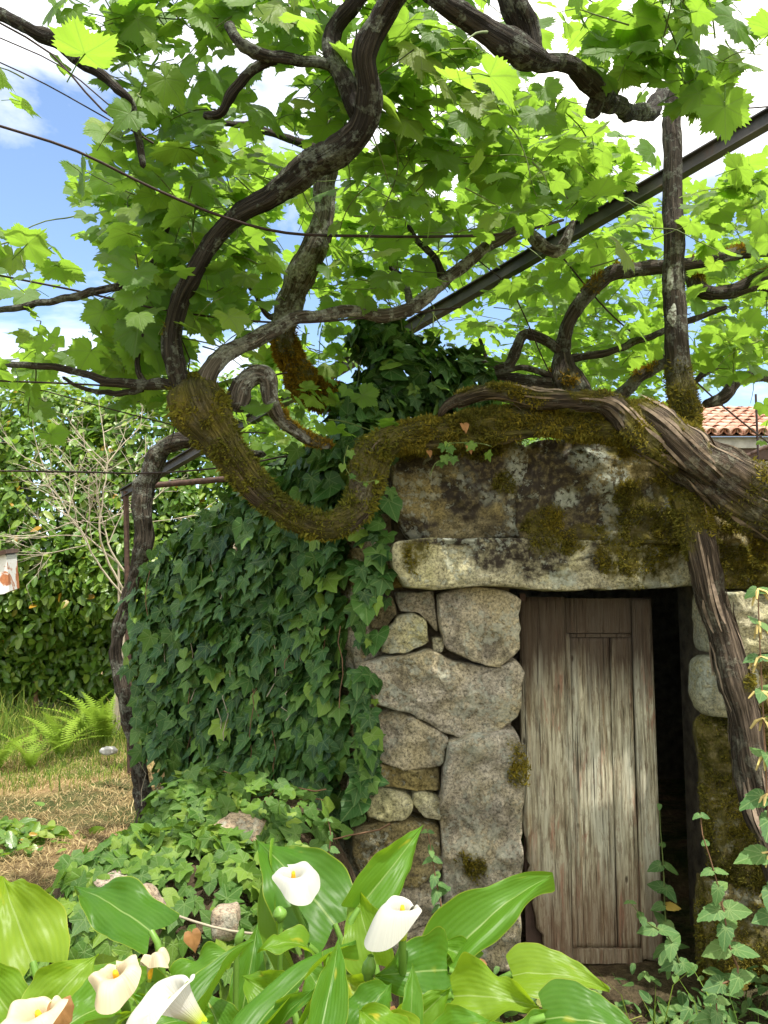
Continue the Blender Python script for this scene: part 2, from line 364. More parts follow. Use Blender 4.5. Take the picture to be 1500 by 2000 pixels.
def stone_mat(name, base, hi, ochre, stain, lich):
    N = NT(name); co = N.coord(); r = N.rand()
    fine = N.noise(95, 6, co, 0.75); med = N.noise(19, 6, co, 0.65, w=N.math('MULTIPLY', r, 8.0)); big = N.noise(4.2, 5, co, 0.6, 0.4, w=N.math('MULTIPLY', r, 5.0))
    c = N.ramp(med, (0.28, base), (0.52, tuple((a + b) / 2 for a, b in zip(base, hi))), (0.72, hi))
    c = N.mix(N.ramp(big, (0.42, 0.0), (0.62, 0.75)), c, ochre)
    spk = N.ramp(fine, (0.36, 0.10), (0.5, 0.85), (0.64, 1.4)); c = N.mix(0.85, c, spk, 'MULTIPLY')
    st = N.math('MULTIPLY', N.math('MAXIMUM', N.attr('stain'), N.math('MULTIPLY', N.ramp(N.noise(6, 6, co, 0.65, w=N.math('ADD', r, 3.3)), (0.54, 0.0), (0.63, 1.0)), stain)), N.ramp(N.noise(42, 4, co), (0.32, 0.35), (0.55, 1.0)))
    c = N.mix(st, c, (0.03, 0.024, 0.018))
    lv = N.ramp(N.math('ADD', N.noise(30, 6, co, 0.7), N.math('MULTIPLY', N.math('SUBTRACT', N.noise(5.5, 4, co), 0.5), 0.8)), (0.60 - 0.1 * lich, 0.0), (0.63 - 0.1 * lich, 1.0))
    lv2 = N.math('MAXIMUM', N.math('MULTIPLY', lv, min(1, 0.25 + lich)), N.math('MULTIPLY', N.attr('lichen'), N.ramp(N.noise(48, 5, co, 0.7), (0.44, 0.0), (0.5, 1.0))))
    c = N.mix(N.math('MULTIPLY', lv2, 0.75), c, N.ramp(N.noise(70, 4, co), (0.3, (0.22, 0.25, 0.20)), (0.7, (0.44, 0.47, 0.40))))
    mo = N.math('MULTIPLY', N.attr('moss'), N.ramp(N.noise(34, 5, co), (0.36, 0.3), (0.56, 1.0)))
    c = N.mix(mo, c, N.ramp(N.noise(22, 5, co), (0.3, (0.035, 0.034, 0.008)), (0.7, (0.12, 0.10, 0.02))))
    N.P(Base_Color=c, Roughness=0.92, Specular_IOR_Level=0.2)
    N.bump(N.math('ADD', N.math('MULTIPLY', fine, 0.45), N.math('ADD', N.math('MULTIPLY', med, 1.1), N.math('MULTIPLY', N.math('MAXIMUM', lv2, mo), 0.35))), 0.85, 0.012)
    return N.m
M['stone'] = stone_mat('stone', (0.17, 0.15, 0.11), (0.46, 0.42, 0.34), (0.35, 0.30, 0.17), 0.6, 0.3)
M['dark_stone'] = stone_mat('dark_stone', (0.075, 0.064, 0.036), (0.27, 0.23, 0.125), (0.25, 0.20, 0.07), 1.0, 0.3)
M['pale_stone'] = stone_mat('pale_stone', (0.24, 0.225, 0.14), (0.52, 0.49, 0.34), (0.40, 0.38, 0.19), 0.2, 0.45)
M['rock'] = stone_mat('rock', (0.20, 0.16, 0.13), (0.44, 0.37, 0.32), (0.42, 0.32, 0.2), 0.2, 0.3)
def core_mat():
    N = NT('wall_fill'); N.P(Base_Color=N.ramp(N.noise(14, 5), (0.3, (0.06, 0.05, 0.033)), (0.7, (0.22, 0.18, 0.115))), Roughness=0.95); N.bump(N.noise(40, 5), 0.8, 0.02); return N.m
M['wall_fill'] = core_mat()

def door_mat():
    N = NT('weathered_wood'); r = N.rand(); co = N.coord()
    g = N.noise(1.0, 8, N.coord('Object', (95, 95, 5.5)), 0.68, 0.35, w=N.math('MULTIPLY', r, 12.0))
    g2 = N.noise(1.0, 6, N.coord('Object', (26, 26, 1.1)), 0.6, 0.8, w=N.math('MULTIPLY', r, 7.0))
    c = N.ramp(g, (0.33, (0.045, 0.035, 0.024)), (0.44, (0.19, 0.155, 0.105)), (0.56, (0.36, 0.32, 0.245)), (0.72, (0.56, 0.53, 0.45)))
    c = N.mix(N.ramp(g2, (0.58, 0.0), (0.70, 0.75)), c, N.mix(g, (0.16, 0.075, 0.02), (0.42, 0.25, 0.08)))
    red = N.math('MULTIPLY', N.ramp(N.noise(1.0, 5, N.coord('Object', (17, 17, 3.0)), 0.6, 0.5), (0.56, 0.0), (0.62, 0.8)), N.ramp(g, (0.42, 0.0), (0.56, 1.0)))
    c = N.mix(red, c, (0.27, 0.085, 0.05))
    gy = N.ramp(N.noise(1.0, 4, N.coord('Object', (12, 12, 1.6)), 0.6), (0.47, 0.0), (0.62, 0.8)); c = N.mix(gy, c, N.mix(g, (0.10, 0.10, 0.085), (0.56, 0.54, 0.48)))
    cr = N.noise(1.0, 4, N.coord('Object', (170, 170, 2.0)), 0.6, 0.2, w=N.math('MULTIPLY', r, 3.0)); cm = N.math('MULTIPLY', N.ramp(cr, (0.34, 1.0), (0.40, 0.0)), N.ramp(g2, (0.38, 0.25), (0.5, 1.0)))
    c = N.mix(N.math('MULTIPLY', cm, 0.9), c, (0.03, 0.022, 0.015))
    fl = N.ramp(N.noise(1.0, 5, N.coord('Object', (60, 60, 14)), 0.65), (0.55, 0.0), (0.6, 1.0)); c = N.mix(N.math('MULTIPLY', fl, 0.45), c, (0.13, 0.075, 0.045))
    # dark stain at the door head, with the lintel's shade painted into it
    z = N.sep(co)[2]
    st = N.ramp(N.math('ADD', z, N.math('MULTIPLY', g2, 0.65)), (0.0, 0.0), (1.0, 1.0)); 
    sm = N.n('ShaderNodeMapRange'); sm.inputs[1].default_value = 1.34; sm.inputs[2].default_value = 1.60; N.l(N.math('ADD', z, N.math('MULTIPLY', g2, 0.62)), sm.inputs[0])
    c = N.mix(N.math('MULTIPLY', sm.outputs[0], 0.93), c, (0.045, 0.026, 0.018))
    low = N.n('ShaderNodeMapRange'); low.inputs[1].default_value = 0.36; low.inputs[2].default_value = 0.10; N.l(N.math('SUBTRACT', z, N.math('MULTIPLY', g2, 0.25)), low.inputs[0])
    c = N.mix(N.math('MULTIPLY', low.outputs[0], 0.6), c, (0.12, 0.05, 0.028))
    kn = N.vor(1.0, N.coord('Object', (9, 9, 4.2))); km = N.ramp(kn, (0.03, 0.85), (0.075, 0.0)); c = N.mix(km, c, (0.05, 0.03, 0.02))
    bw = N.n('ShaderNodeRGBToBW'); N.l(c, bw.inputs[0]); c = N.mix(0.28, c, bw.outputs[0]); c = N.mix(1.0, c, (1.46, 1.49, 1.30), 'MULTIPLY')
    N.P(Base_Color=c, Roughness=0.85, Specular_IOR_Level=0.2)
    N.bump(N.math('ADD', N.math('ADD', g, N.math('MULTIPLY', cm, -0.7)), N.math('MULTIPLY', km, -0.6)), 1.0, 0.014); return N.m
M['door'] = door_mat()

def ground_mat():
    N = NT('ground'); co = N.coord()
    a = N.noise(1.1, 6, co, 0.62, 0.4); b = N.noise(24, 6, co, 0.7)
    dry = N.ramp(b, (0.3, (0.16, 0.105, 0.055)), (0.55, (0.34, 0.24, 0.12)), (0.75, (0.50, 0.40, 0.21)))
    gr = N.ramp(b, (0.3, (0.03, 0.055, 0.014)), (0.7, (0.11, 0.16, 0.035)))
    c = N.mix(N.ramp(a, (0.45, 0.0), (0.58, 1.0)), dry, gr)
    c = N.mix(N.attr('soil'), c, N.ramp(b, (0.3, (0.035, 0.026, 0.018)), (0.7, (0.13, 0.095, 0.06))))
    N.P(Base_Color=c, Roughness=0.95, Specular_IOR_Level=0.1); N.bump(N.math('ADD', b, N.noise(90, 4, co)), 0.9, 0.03); return N.m
M['ground'] = ground_mat()
def grass_mat(name, s):
    N = NT(name); c = N.ramp(N.math('FRACT', N.attr('var')), *s); N.P(Base_Color=c, Roughness=0.6, Specular_IOR_Level=0.2)
    t = N.n('ShaderNodeBsdfTranslucent'); N.set(t.inputs[0], c); ms = N.n('ShaderNodeMixShader'); ms.inputs[0].default_value = 0.4
    N.l(N.b.outputs[0], ms.inputs[1]); N.l(t.outputs[0], ms.inputs[2]); N.l(ms.outputs[0], N.out.inputs[0]); return N.m
M['grass'] = grass_mat('grass', [(0, (0.07, 0.14, 0.025)), (0.5, (0.15, 0.25, 0.035)), (0.8, (0.26, 0.33, 0.05)), (1, (0.48, 0.42, 0.15))])
M['dry_grass'] = grass_mat('dry_grass', [(0, (0.26, 0.18, 0.08)), (0.5, (0.50, 0.38, 0.19)), (1, (0.66, 0.55, 0.30))])
M['fern'] = grass_mat('fern', [(0, (0.14, 0.25, 0.025)), (0.6, (0.22, 0.34, 0.035)), (1, (0.32, 0.40, 0.05))])
def metal_mat():
    N = NT('beam_paint'); n = N.noise(9, 6); N.P(Base_Color=N.ramp(n, (0.4, (0.035, 0.034, 0.036)), (0.62, (0.075, 0.068, 0.062)), (0.75, (0.11, 0.055, 0.035))), Roughness=0.55, Metallic=0.2)
    N.bump(N.noise(60, 4), 0.25, 0.003); return N.m
M['beam'] = metal_mat()
def tile_mat():
    N = NT('roof_tile'); r = N.rand(); b = N.noise(9, 5, N.coord(), w=N.math('MULTIPLY', r, 20))
    c = N.ramp(N.math('FRACT', N.math('MULTIPLY', r, 3.7)), (0, (0.34, 0.15, 0.10)), (0.5, (0.44, 0.23, 0.16)), (1, (0.50, 0.33, 0.25)))
    c = N.mix(N.ramp(b, (0.5, 0.0), (0.66, 0.7)), c, (0.50, 0.42, 0.34)); N.P(Base_Color=c, Roughness=0.85); N.bump(b, 0.4, 0.01); return N.m
M['tile'] = tile_mat()
def boxpaint():
    N = NT('flaking_paint'); n = N.noise(5, 5, None, 0.6, 0.5); N.P(Base_Color=N.mix(N.ramp(n, (0.50, 0.0), (0.53, 1.0)), (0.70, 0.70, 0.70), N.ramp(N.noise(40), (0.3, (0.30, 0.10, 0.04)), (0.7, (0.50, 0.20, 0.08)))), Roughness=0.7); return N.m
M['flaking_paint'] = boxpaint()

# ================================================================== GROUND
def ground_z(x, y):
    x = np.asarray(x, float); y = np.asarray(y, float)
    m = np.maximum(0.86 * np.exp(-((x + 0.52) / 0.50) ** 4 - ((y - 2.75) / 0.50) ** 2), 0.78 * np.exp(-((x + 0.62) / 0.56) ** 4 - ((y - 2.25) / 0.55) ** 2))
    m = m + 0.08 * np.exp(-((x + 0.2) / 1.0) ** 2 - ((y - 1.2) / 0.7) ** 2)
    m = m + 0.05 * vnoise(np.stack([x * 1.3, y * 1.3, x * 0], -1), 5) * np.clip((np.hypot(x, y) - 1) / 3, 0.2, 1)
    m = m + 0.02 * vnoise(np.stack([x * 6, y * 6, x * 0], -1), 6)
    return m - 0.02 + 0.07 * np.exp(-((x - 0.9) / 1.2) ** 4 - ((y - 3.2) / 0.5) ** 2)
def axis(lo, hi, f0, f1, fine, n):
    a = f0 - np.geomspace(1, f0 - lo + 1, n)[::-1] + 1; b = f1 + np.geomspace(1, hi - f1 + 1, n) - 1
    return np.concatenate([a[:-1], np.arange(f0, f1, fine), b])
gx = axis(-140, 140, -6.0, 3.5, 0.07, 22); gy = axis(-60, 260, 0.3, 10.0, 0.07, 22)
GX, GY = np.meshgrid(gx, gy); GZ = ground_z(GX, GY)
nx, ny = len(gx), len(gy); i = (np.arange(ny - 1)[:, None] * nx + np.arange(nx - 1)[None]).ravel()
soil = np.clip(1.0 - (np.hypot((GX - 0.2) / 2.2, (GY - 2.2) / 2.0)) ** 4, 0, 1)
soil = np.maximum(soil, (GY < 11.2) * np.clip((GY - 8.6) / 0.8 + 0.6 * vnoise(np.stack([GX, GY, GX * 0], -1), 3), 0, 1) * (GX < -1))
soil = np.maximum(soil, np.clip(1.5 - np.hypot((GX + 2.3) / 0.8, (GY - 5.3) / 0.8) + 0.7 * vnoise(np.stack([GX * 2.5, GY * 2.5, GX * 0], -1), 23), 0, 0.45))
g = mk('ground', np.stack([GX, GY, GZ], -1).reshape(-1, 3), np.stack([i, i + 1, i + nx + 1, i + nx], -1), M['ground'], attrs={'soil': soil.ravel()}, kind='structure')
g['label'] = 'dry grassy earth with a soil strip along the hut'

# ================================================================== STONE HUT
YW = 3.1
HUT = thing('stone_hut', 'low mossy granite stone hut with a weathered plank door left ajar', 'hut', (0.6, YW, 0))
WA = np.array([-0.04, YW, 0.0]); WB = np.array([-1.20, 4.22, 0.0])           # the left wall runs obliquely back
WN = unit(np.cross(unit(WB - WA), [0, 0, -1])); WN = WN if WN[1] < 0 else -WN
OPX0, OPX1, OPZ = 0.547, 1.275, 1.545                                        # door opening
c = MB()
yw = YW + 0.10
c.box((-0.08, yw, -0.1), (OPX0 - 0.03, yw + 0.5, 2.02)); c.box((OPX1 + 0.13, yw, -0.1), (3.6, yw + 0.5, 2.02)); c.box((OPX0 - 0.03, yw, OPZ + 0.05), (OPX1 + 0.13, yw + 0.5, 2.02))
d = unit(WB - WA); inn = -WN
q = [WA + inn * 0.10, WB + inn * 0.10, WB + inn * 0.6, WA + inn * 0.6 + d * 0.2]
q[1] = q[1] - d * 0.06; q[2] = q[2] - d * 0.06
V = [(*p[:2], -0.1) for p in q] + [(*p[:2], z_) for p, z_ in zip(q, (1.92, 1.55, 1.55, 1.92))]
c.add(V, [(0, 1, 2, 3), (7, 6, 5, 4), (0, 4, 5, 1), (1, 5, 6, 2), (2, 6, 7, 3), (3, 7, 4, 0)])
c.box((-1.3, 6.6, -0.1), (3.6, 7.0, 1.98)); c.box((3.3, YW + 0.7, -0.1), (3.62, 6.6, 2.0)); c.add([(-1.12, 4.3, -0.1), (-0.8, 4.3, -0.1), (-1.3, 6.7, -0.1), (-1.6, 6.7, -0.1), (-1.12, 4.3, 1.5), (-0.8, 4.3, 1.5), (-1.3, 6.7, 1.95), (-1.6, 6.7, 1.95)], [(3, 2, 1, 0), (4, 5, 6, 7), (0, 1, 5, 4), (1, 2, 6, 5), (2, 3, 7, 6), (3, 0, 4, 7)])
c.build('wall_core', M['wall_fill'], HUT)
rf = MB(); V = [(0.0, YW + 0.12), (3.6, YW + 0.12), (3.6, 7.0), (-1.2, 7.0), (-0.42, 3.85)]
rf.add([(x, y, 1.985) for x, y in V] + [(x, y, 2.07 + 0.01 * k) for k, (x, y) in enumerate(V)], [(4, 3, 2, 1, 0), (5, 6, 7, 8, 9)] + [(k, (k + 1) % 5, 5 + (k + 1) % 5, 5 + k) for k in range(5)])
rf.build('roof_slab', M['dark_stone'], HUT)

def smooth_poly(pts, n):
    p = np.asarray(pts, float); p = np.vstack([p, p[:1]]); L = np.concatenate([[0], np.cumsum(np.linalg.norm(np.diff(p, axis=0), axis=1))])
    t = np.linspace(0, L[-1], n, endpoint=False); q = np.stack([np.interp(t, L, p[:, k]) for k in range(2)], -1)
    q = 0.12 * np.roll(q, 1, 0) + 0.76 * q + 0.12 * np.roll(q, -1, 0)
    c = q.mean(0); return c + (q - c) * 1.055
def stone(px_poly, mat, bulge=0.06, front=0.0, moss=0.0, lichen=0.0, depth=0.26, rough=0.022, stain=0.0, name='stone', plane=None, world=False, parent=HUT, spots=()):
    """one rounded stone: outline in the wall plane, domed face, rough surface, real depth"""
    p0, nrm = plane if plane is not None else (np.array([0, YW, 0]), np.array([0, -1.0, 0]))
    u = unit(np.cross(nrm, [0, 0, 1])) * -1; w = np.array([0, 0, 1.0])
    if world: q2 = np.asarray(px_poly, float)
    else: q2 = np.array([[np.dot(ray_plane(x, y, p0, nrm) - p0, u), ray_plane(x, y, p0, nrm)[2]] for x, y in px_poly])
    size = np.ptp(q2, axis=0).max(); n = int(np.clip(size / 0.008, 30, 110)); q2 = smooth_poly(q2, n); cen = q2.mean(0)
    q2 = q2 + (q2 - cen) / np.linalg.norm(q2 - cen, axis=1, keepdims=True) * (0.012 * fbm(np.column_stack([q2 * 22, q2[:, 0] * 0]), 3, 2))[:, None]; tilt = rng.normal(0, 0.10, 2)
    rings = int(np.clip(size / 0.016, 9, 26)); V = []; MO = []; LI = []; ST = []
    seed = rnd.random() * 50; K_ = 9; pa = rng.uniform(0, 2 * np.pi, K_); ps = rng.uniform(0.06, 0.42, K_); po = rng.uniform(0.55, 1.15, K_); pg = np.stack([np.cos(pa), np.sin(pa)], 1) * ps[:, None]
    for k in range(rings + 1):                                               # back edge, side, face, centre
        t = k / rings
        if k == 0: f, dz = 0.93, -depth
        elif k == 1: f, dz = 1.0, -depth * 0.4
        else:
            s = (k - 1) / (rings - 1); f = 1 - s ** 1.12 * 0.985; dz = bulge * 0.72 * (0.86 * (1 - (1 - min(1, s * 5.0)) ** 2.0) + 0.14 * min(1, s * 1.6))
        r = cen + (q2 - cen) * f
        base = p0 + r[:, :1] * u + r[:, 1:] * w; base[:, 2] = r[:, 1]
        nn = fbm(base * 9 + seed, 4, 3); n2 = fbm(base * 38 + seed, 3, 9)
        if k > 1:
            pl_ = (bulge * 0.8 * po[None] + (r - cen) @ pg.T).min(1); dz = np.minimum(dz, np.maximum(pl_, dz * 0.25))
        fac = 1 - np.abs(fbm(base * 6 + seed * 1.7, 2, 51)) * 2; tl = (r - cen) @ tilt * (1 if k > 1 else 0)
        V.append(base + nrm * (dz + front + tl + (nn * rough * 1.35 + fac * rough * 1.1 + n2 * rough * 0.75) * (1 if k > 0 else 0))[:, None])
        mm = fbm(base * 5.5 + seed, 4, 21); 
        MO.append(np.clip((mm + 0.55 * (moss * 2 - 1)) * 5 + 0.5, 0, 1) if moss else np.zeros(n))
        LI.append(np.clip((fbm(base * 5 + seed, 4, 31) + 0.5 * (lichen * 2 - 1)) * 5, 0, 1) if lichen else np.zeros(n))
        ST.append(np.clip((fbm(base * 5 + seed, 4, 41) + 0.5 * (stain * 2 - 1)) * 5, 0, 1) if stain else np.zeros(n))
        for kind_, sx0, sy0, srx, sry in spots:                               # patches of moss, lichen and black crust seen in the photo
            qx, qy, _ = proj(base); w_ = np.clip((1.0 - np.hypot((qx - sx0) / srx, (qy - sy0) / sry) + 0.75 * fbm(base * 14 + 3, 4, 61)) * 3.0, 0, 1)
            tgt = {'moss': MO, 'lichen': LI, 'stain': ST}[kind_]; tgt[-1] = np.maximum(tgt[-1], w_)
    i = (np.arange(rings)[:, None] * n); j = np.arange(n)[None]; k = (j + 1) % n
    F = np.stack([i + j, i + k, i + n + k, i + n + j], -1).reshape(-1, 4)
    F = [tuple(f) for f in F] + [tuple(rings * n + np.arange(n))]
    V = np.vstack(V)
    o = mk(name, V, F, M[mat], parent, attrs={'moss': np.concatenate(MO), 'lichen': np.concatenate(LI), 'stain': np.concatenate(ST)})
    if moss or any(q_[0] == 'moss' for q_ in spots): MOSSY.append((o, V, F, np.concatenate(MO), nrm))
    return o
MOSSY = []
# --- stones traced on the front wall (photo pixels)
stone([(770, 905), (815, 872), (900, 866), (985, 866), (1020, 880), (1022, 960), (1012, 1046), (900, 1053), (800, 1054), (772, 1000)], 'dark_stone', 0.07, 0.03, 0.3, 0.25, stain=0.3, spots=[('stain', 1000, 960, 60, 110), ('stain', 940, 940, 90, 80), ('stain', 820, 900, 60, 30), ('moss', 900, 880, 130, 26), ('lichen', 1000, 920, 26, 60)])
stone([(1008, 885), (1060, 868), (1180, 868), (1280, 880), (1345, 900), (1350, 1000), (1345, 1056), (1250, 1062), (1100, 1058), (1008, 1050)], 'dark_stone', 0.08, 0.04, 0.4, 0.35, stain=0.5, spots=[('stain', 1020, 960, 60, 110), ('moss', 1200, 1050, 160, 26), ('stain', 1120, 1040, 120, 30), ('stain', 1070, 950, 80, 80), ('stain', 1200, 1000, 120, 60), ('lichen', 1140, 900, 60, 26), ('lichen', 1180, 950, 40, 40), ('lichen', 1100, 980, 24, 22), ('moss', 1270, 1030, 90, 36), ('moss', 1200, 890, 60, 20), ('moss', 1060, 1020, 50, 30)])
L_ = stone([(775, 1066), (830, 1056), (900, 1058), (950, 1055), (1060, 1056), (1150, 1058), (1260, 1062), (1360, 1056), (1372, 1100), (1368, 1142), (1290, 1147), (1200, 1150), (1050, 1150), (940, 1143), (860, 1151), (795, 1145), (773, 1102)], 'pale_stone', 0.07, 0.06, 0.2, 0.2, name='lintel', stain=0.15, depth=0.5, spots=[('stain', 900, 1062, 120, 12), ('stain', 1060, 1062, 90, 18), ('moss', 1260, 1090, 120, 56), ('stain', 1160, 1085, 26, 40), ('stain', 960, 1085, 60, 36), ('stain', 1040, 1090, 60, 40), ('moss', 1090, 1066, 60, 20), ('moss', 810, 1090, 34, 30), ('lichen', 1090, 1128, 34, 16)])
L_['label'] = 'long pale lintel stone with dark moss at its right'
stone([(855, 1162), (900, 1146), (985, 1151), (1012, 1168), (1012, 1265), (962, 1300), (910, 1284), (872, 1268), (858, 1212)], 'stone', 0.075, 0.03)
stone([(752, 1236), (775, 1205), (805, 1196), (832, 1216), (838, 1254), (792, 1275), (745, 1276)], 'pale_stone', 0.06, 0.02)
stone([(768, 1156), (850, 1156), (857, 1240), (838, 1216), (818, 1195), (782, 1195)], 'stone', 0.04, -0.03)
stone([(720, 1180), (765, 1160), (776, 1200), (752, 1228), (722, 1232)], 'dark_stone', 0.04, -0.03)
stone([(750, 1062), (772, 1068), (772, 1110), (790, 1148), (752, 1150)], 'dark_stone', 0.03, -0.02)
stone([(843, 1246), (862, 1244), (868, 1262), (860, 1274), (846, 1270)], 'pale_stone', 0.03, 0.0)
stone([(712, 1296), (745, 1284), (800, 1280), (838, 1268), (880, 1289), (960, 1303), (1000, 1288), (1014, 1310), (1008, 1390), (960, 1427), (900, 1439), (850, 1416), (800, 1387), (740, 1370), (716, 1335)], 'stone', 0.085, 0.045, lichen=0.2)
stone([(728, 1402), (760, 1384), (800, 1394), (850, 1421), (874, 1438), (862, 1490), (800, 1500), (742, 1484)], 'stone', 0.07, 0.0, stain=0.2)
stone([(740, 1490), (800, 1503), (858, 1498), (862, 1545), (800, 1536), (745, 1532)], 'dark_stone', 0.05, -0.01)
stone([(876, 1452), (905, 1440), (980, 1427), (1005, 1432), (1012, 1520), (1012, 1640), (1013, 1760), (1014, 1885), (930, 1893), (868, 1885), (864, 1700), (860, 1580), (868, 1500)], 'stone', 0.075, 0.035, 0.16, 0.3, stain=0.25)
stone([(712, 1558), (742, 1538), (785, 1543), (808, 1566), (796, 1592), (755, 1598), (716, 1590)], 'pale_stone', 0.06, 0.02)
stone([(806, 1546), (846, 1546), (862, 1570), (860, 1600), (828, 1588), (808, 1570)], 'pale_stone', 0.04, 0.02)
stone([(690, 1618), (740, 1600), (800, 1600), (858, 1612), (862, 1690), (800, 1722), (720, 1716), (688, 1670)], 'dark_stone', 0.08, 0.01, stain=0.2)
stone([(690, 1726), (780, 1726), (860, 1715), (864, 1790), (800, 1812), (700, 1806)], 'stone', 0.07, 0.02)
stone([(690, 1814), (800, 1816), (864, 1800), (866, 1890), (760, 1905), (690, 1900)], 'stone', 0.07, 0.02)
stone([(680, 1525), (722, 1520), (736, 1545), (708, 1560), (680, 1555)], 'stone', 0.04, 0.0)
stone([(684, 1570), (708, 1566), (712, 1600), (684, 1608)], 'stone', 0.04, 0.0)
stone([(705, 1180), (716, 1176), (716, 1285), (704, 1286)], 'dark_stone', 0.03, 0)
# right of the opening
stone([(1366, 1160), (1420, 1156), (1500, 1160), (1530, 1200), (1520, 1270), (1440, 1280), (1372, 1268), (1362, 1210)], 'pale_stone', 0.07, 0.02, lichen=0.4, depth=0.09)
stone([(1353, 1300), (1372, 1282), (1410, 1280), (1450, 1290), (1460, 1340), (1452, 1390), (1400, 1395), (1360, 1388), (1352, 1345)], 'pale_stone', 0.09, 0.05, lichen=0.5, depth=0.10)
stone([(1462, 1285), (1540, 1280), (1560, 1390), (1470, 1392)], 'dark_stone', 0.06, 0.0, 0.3)
stone([(1362, 1412), (1375, 1398), (1440, 1396), (1530, 1400), (1560, 1500), (1560, 1640), (1530, 1700), (1450, 1712), (1392, 1700), (1378, 1600), (1372, 1500)], 'dark_stone', 0.08, 0.03, 0.92, depth=0.09)
stone([(1372, 1716), (1450, 1716), (1550, 1710), (1580, 1800), (1560, 1900), (1450, 1910), (1375, 1900), (1366, 1800)], 'dark_stone', 0.08, 0.02, 0.8, depth=0.09)
stone([(1352, 910), (1420, 1000), (1520, 1020), (1560, 1080), (1550, 1145), (1480, 1150), (1400, 1146), (1374, 1130), (1368, 1080), (1352, 1040)], 'dark_stone', 0.08, 0.03, 0.75)
stone([(1570, 1020), (1760, 1010), (1780, 1150), (1560, 1150)], 'dark_stone', 0.08, 0.02, 0.5)
for a in range(6):
    x0 = 1545 + rnd.uniform(0, 40); y0 = 1160 + a * 125
    stone([(x0, y0), (x0 + 180, y0 - 5), (x0 + 190, y0 + 115), (x0 + 5, y0 + 112)], 'stone', 0.08, 0.0)
    stone([(x0 + 190, y0), (x0 + 390, y0 - 5), (x0 + 400, y0 + 115), (x0 + 200, y0 + 112)], 'stone', 0.08, 0.0)
# --- jamb and the oblique left wall, mostly under ivy
for row in range(7):
    x = 0.02; z0 = row * 0.29 - 0.02
    while x < 1.48:
        w_ = rnd.uniform(0.22, 0.46); h_ = 0.29
        if z0 + h_ > 2.12 - 0.30 * max(0, x + w_ - 0.45): x += w_; continue
        e = lambda: rnd.uniform(-0.02, 0.02)
        stone([(x + e(), z0 + 0.01 + e()), (x + w_ - 0.02 + e(), z0 + 0.01 + e()), (x + w_ - 0.015 + e(), z0 + h_ - 0.015 + e()), (x + w_ * 0.5, z0 + h_ + e()), (x + e(), z0 + h_ - 0.015 + e())],
              rnd.choice(['stone', 'dark_stone']), 0.06, 0.0, world=True, plane=(WA, WN)) if False else \
        stone([(-(x + e()), z0 + 0.01 + e()), (-(x + w_ - 0.02 + e()), z0 + 0.01 + e()), (-(x + w_ - 0.015 + e()), z0 + h_ - 0.015 + e()), (-(x + w_ * 0.5), z0 + h_ + e()), (-(x + e()), z0 + h_ - 0.015 + e())],
              rnd.choice(['stone', 'dark_stone']), 0.05, 0.0, world=True, plane=(WA, WN))
        x += w_

# --- the door: stiles, rails and raised panel boards (frame and panel), a part of the hut
door = mk('door', *(lambda m: (np.concatenate(m.V), m.F))((lambda m: (m.box((0.58, 3.300, 0.03), (1.12, 3.310, 1.51)), m)[1])(MB())), M['dark_wood'], HUT, smooth=False)
door['label'] = 'weathered grey and rust brown panelled door, broken at its lower left'
def plank(name, x0, x1, z0, z1, y0, th, jag_l=0, jag_b=0.0, wav=0.003):
    nx_, nz_ = 9, 60; xs = np.linspace(x0, x1, nx_); zs = np.linspace(z0, z1, nz_)
    X, Z = np.meshgrid(xs, zs); tt = (X - x0) / (x1 - x0)
    if jag_l:
        j = np.clip(0.55 - Z, 0, 1) * 0.10 + 0.018 * np.abs(vnoise(np.stack([Z * 30, Z * 0, Z * 0], -1), 3)) * (Z < 0.7) + np.where(Z < 0.16, 0.03, 0) + 0.015 * np.exp(-((Z - 0.62) / 0.012) ** 2) * -1
        X = X + np.clip(j, -0.01, 0.09) * jag_l * (1 - tt)
    if jag_b: Z = Z + (1 - (Z - z0) / (z1 - z0)) ** 8 * jag_b * (0.5 + 0.5 * vnoise(np.stack([X * 55, X * 0, X * 0 + z0], -1), 8))
    X = X + wav * vnoise(np.stack([Z * 3, Z * 0 + x0 * 50, Z * 0], -1), 5)
    g_ = fbm(np.stack([X * 120, Z * 3, X * 0 + x0 * 9], -1), 3, 4) * 0.0025
    edge = np.clip(np.minimum(tt, 1 - tt) / 0.06, 0, 1); Yf = y0 - g_ + (1 - edge) * 0.004
    Vf = np.stack([X, Yf, Z], -1).reshape(-1, 3); Vb = np.stack([X, np.full_like(X, y0 + th), Z], -1).reshape(-1, 3)
    i = (np.arange(nz_ - 1)[:, None] * nx_ + np.arange(nx_ - 1)[None]).ravel(); n = nx_ * nz_
    F = [tuple(f) for f in np.stack([i, i + 1, i + nx_ + 1, i + nx_], -1)] + [tuple(f + n) for f in np.stack([i + nx_, i + nx_ + 1, i + 1, i], -1)]
    for k in range(nz_ - 1):
        a = k * nx_; F += [(a, a + nx_, a + nx_ + n, a + n), (a + nx_ - 1 + n, a + 2 * nx_ - 1 + n, a + 2 * nx_ - 1, a + nx_ - 1)]
    for k in range(nx_ - 1):
        b = (nz_ - 1) * nx_ + k; F += [(k + n, k + 1 + n, k + 1, k), (b, b + 1, b + 1 + n, b + n)]
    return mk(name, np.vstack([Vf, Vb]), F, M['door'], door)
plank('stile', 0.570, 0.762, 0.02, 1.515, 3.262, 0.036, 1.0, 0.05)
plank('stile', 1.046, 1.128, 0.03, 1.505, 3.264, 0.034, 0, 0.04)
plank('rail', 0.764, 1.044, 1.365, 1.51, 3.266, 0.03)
plank('rail', 0.764, 1.044, 0.03, 0.10, 3.270, 0.03, 0, 0.03)
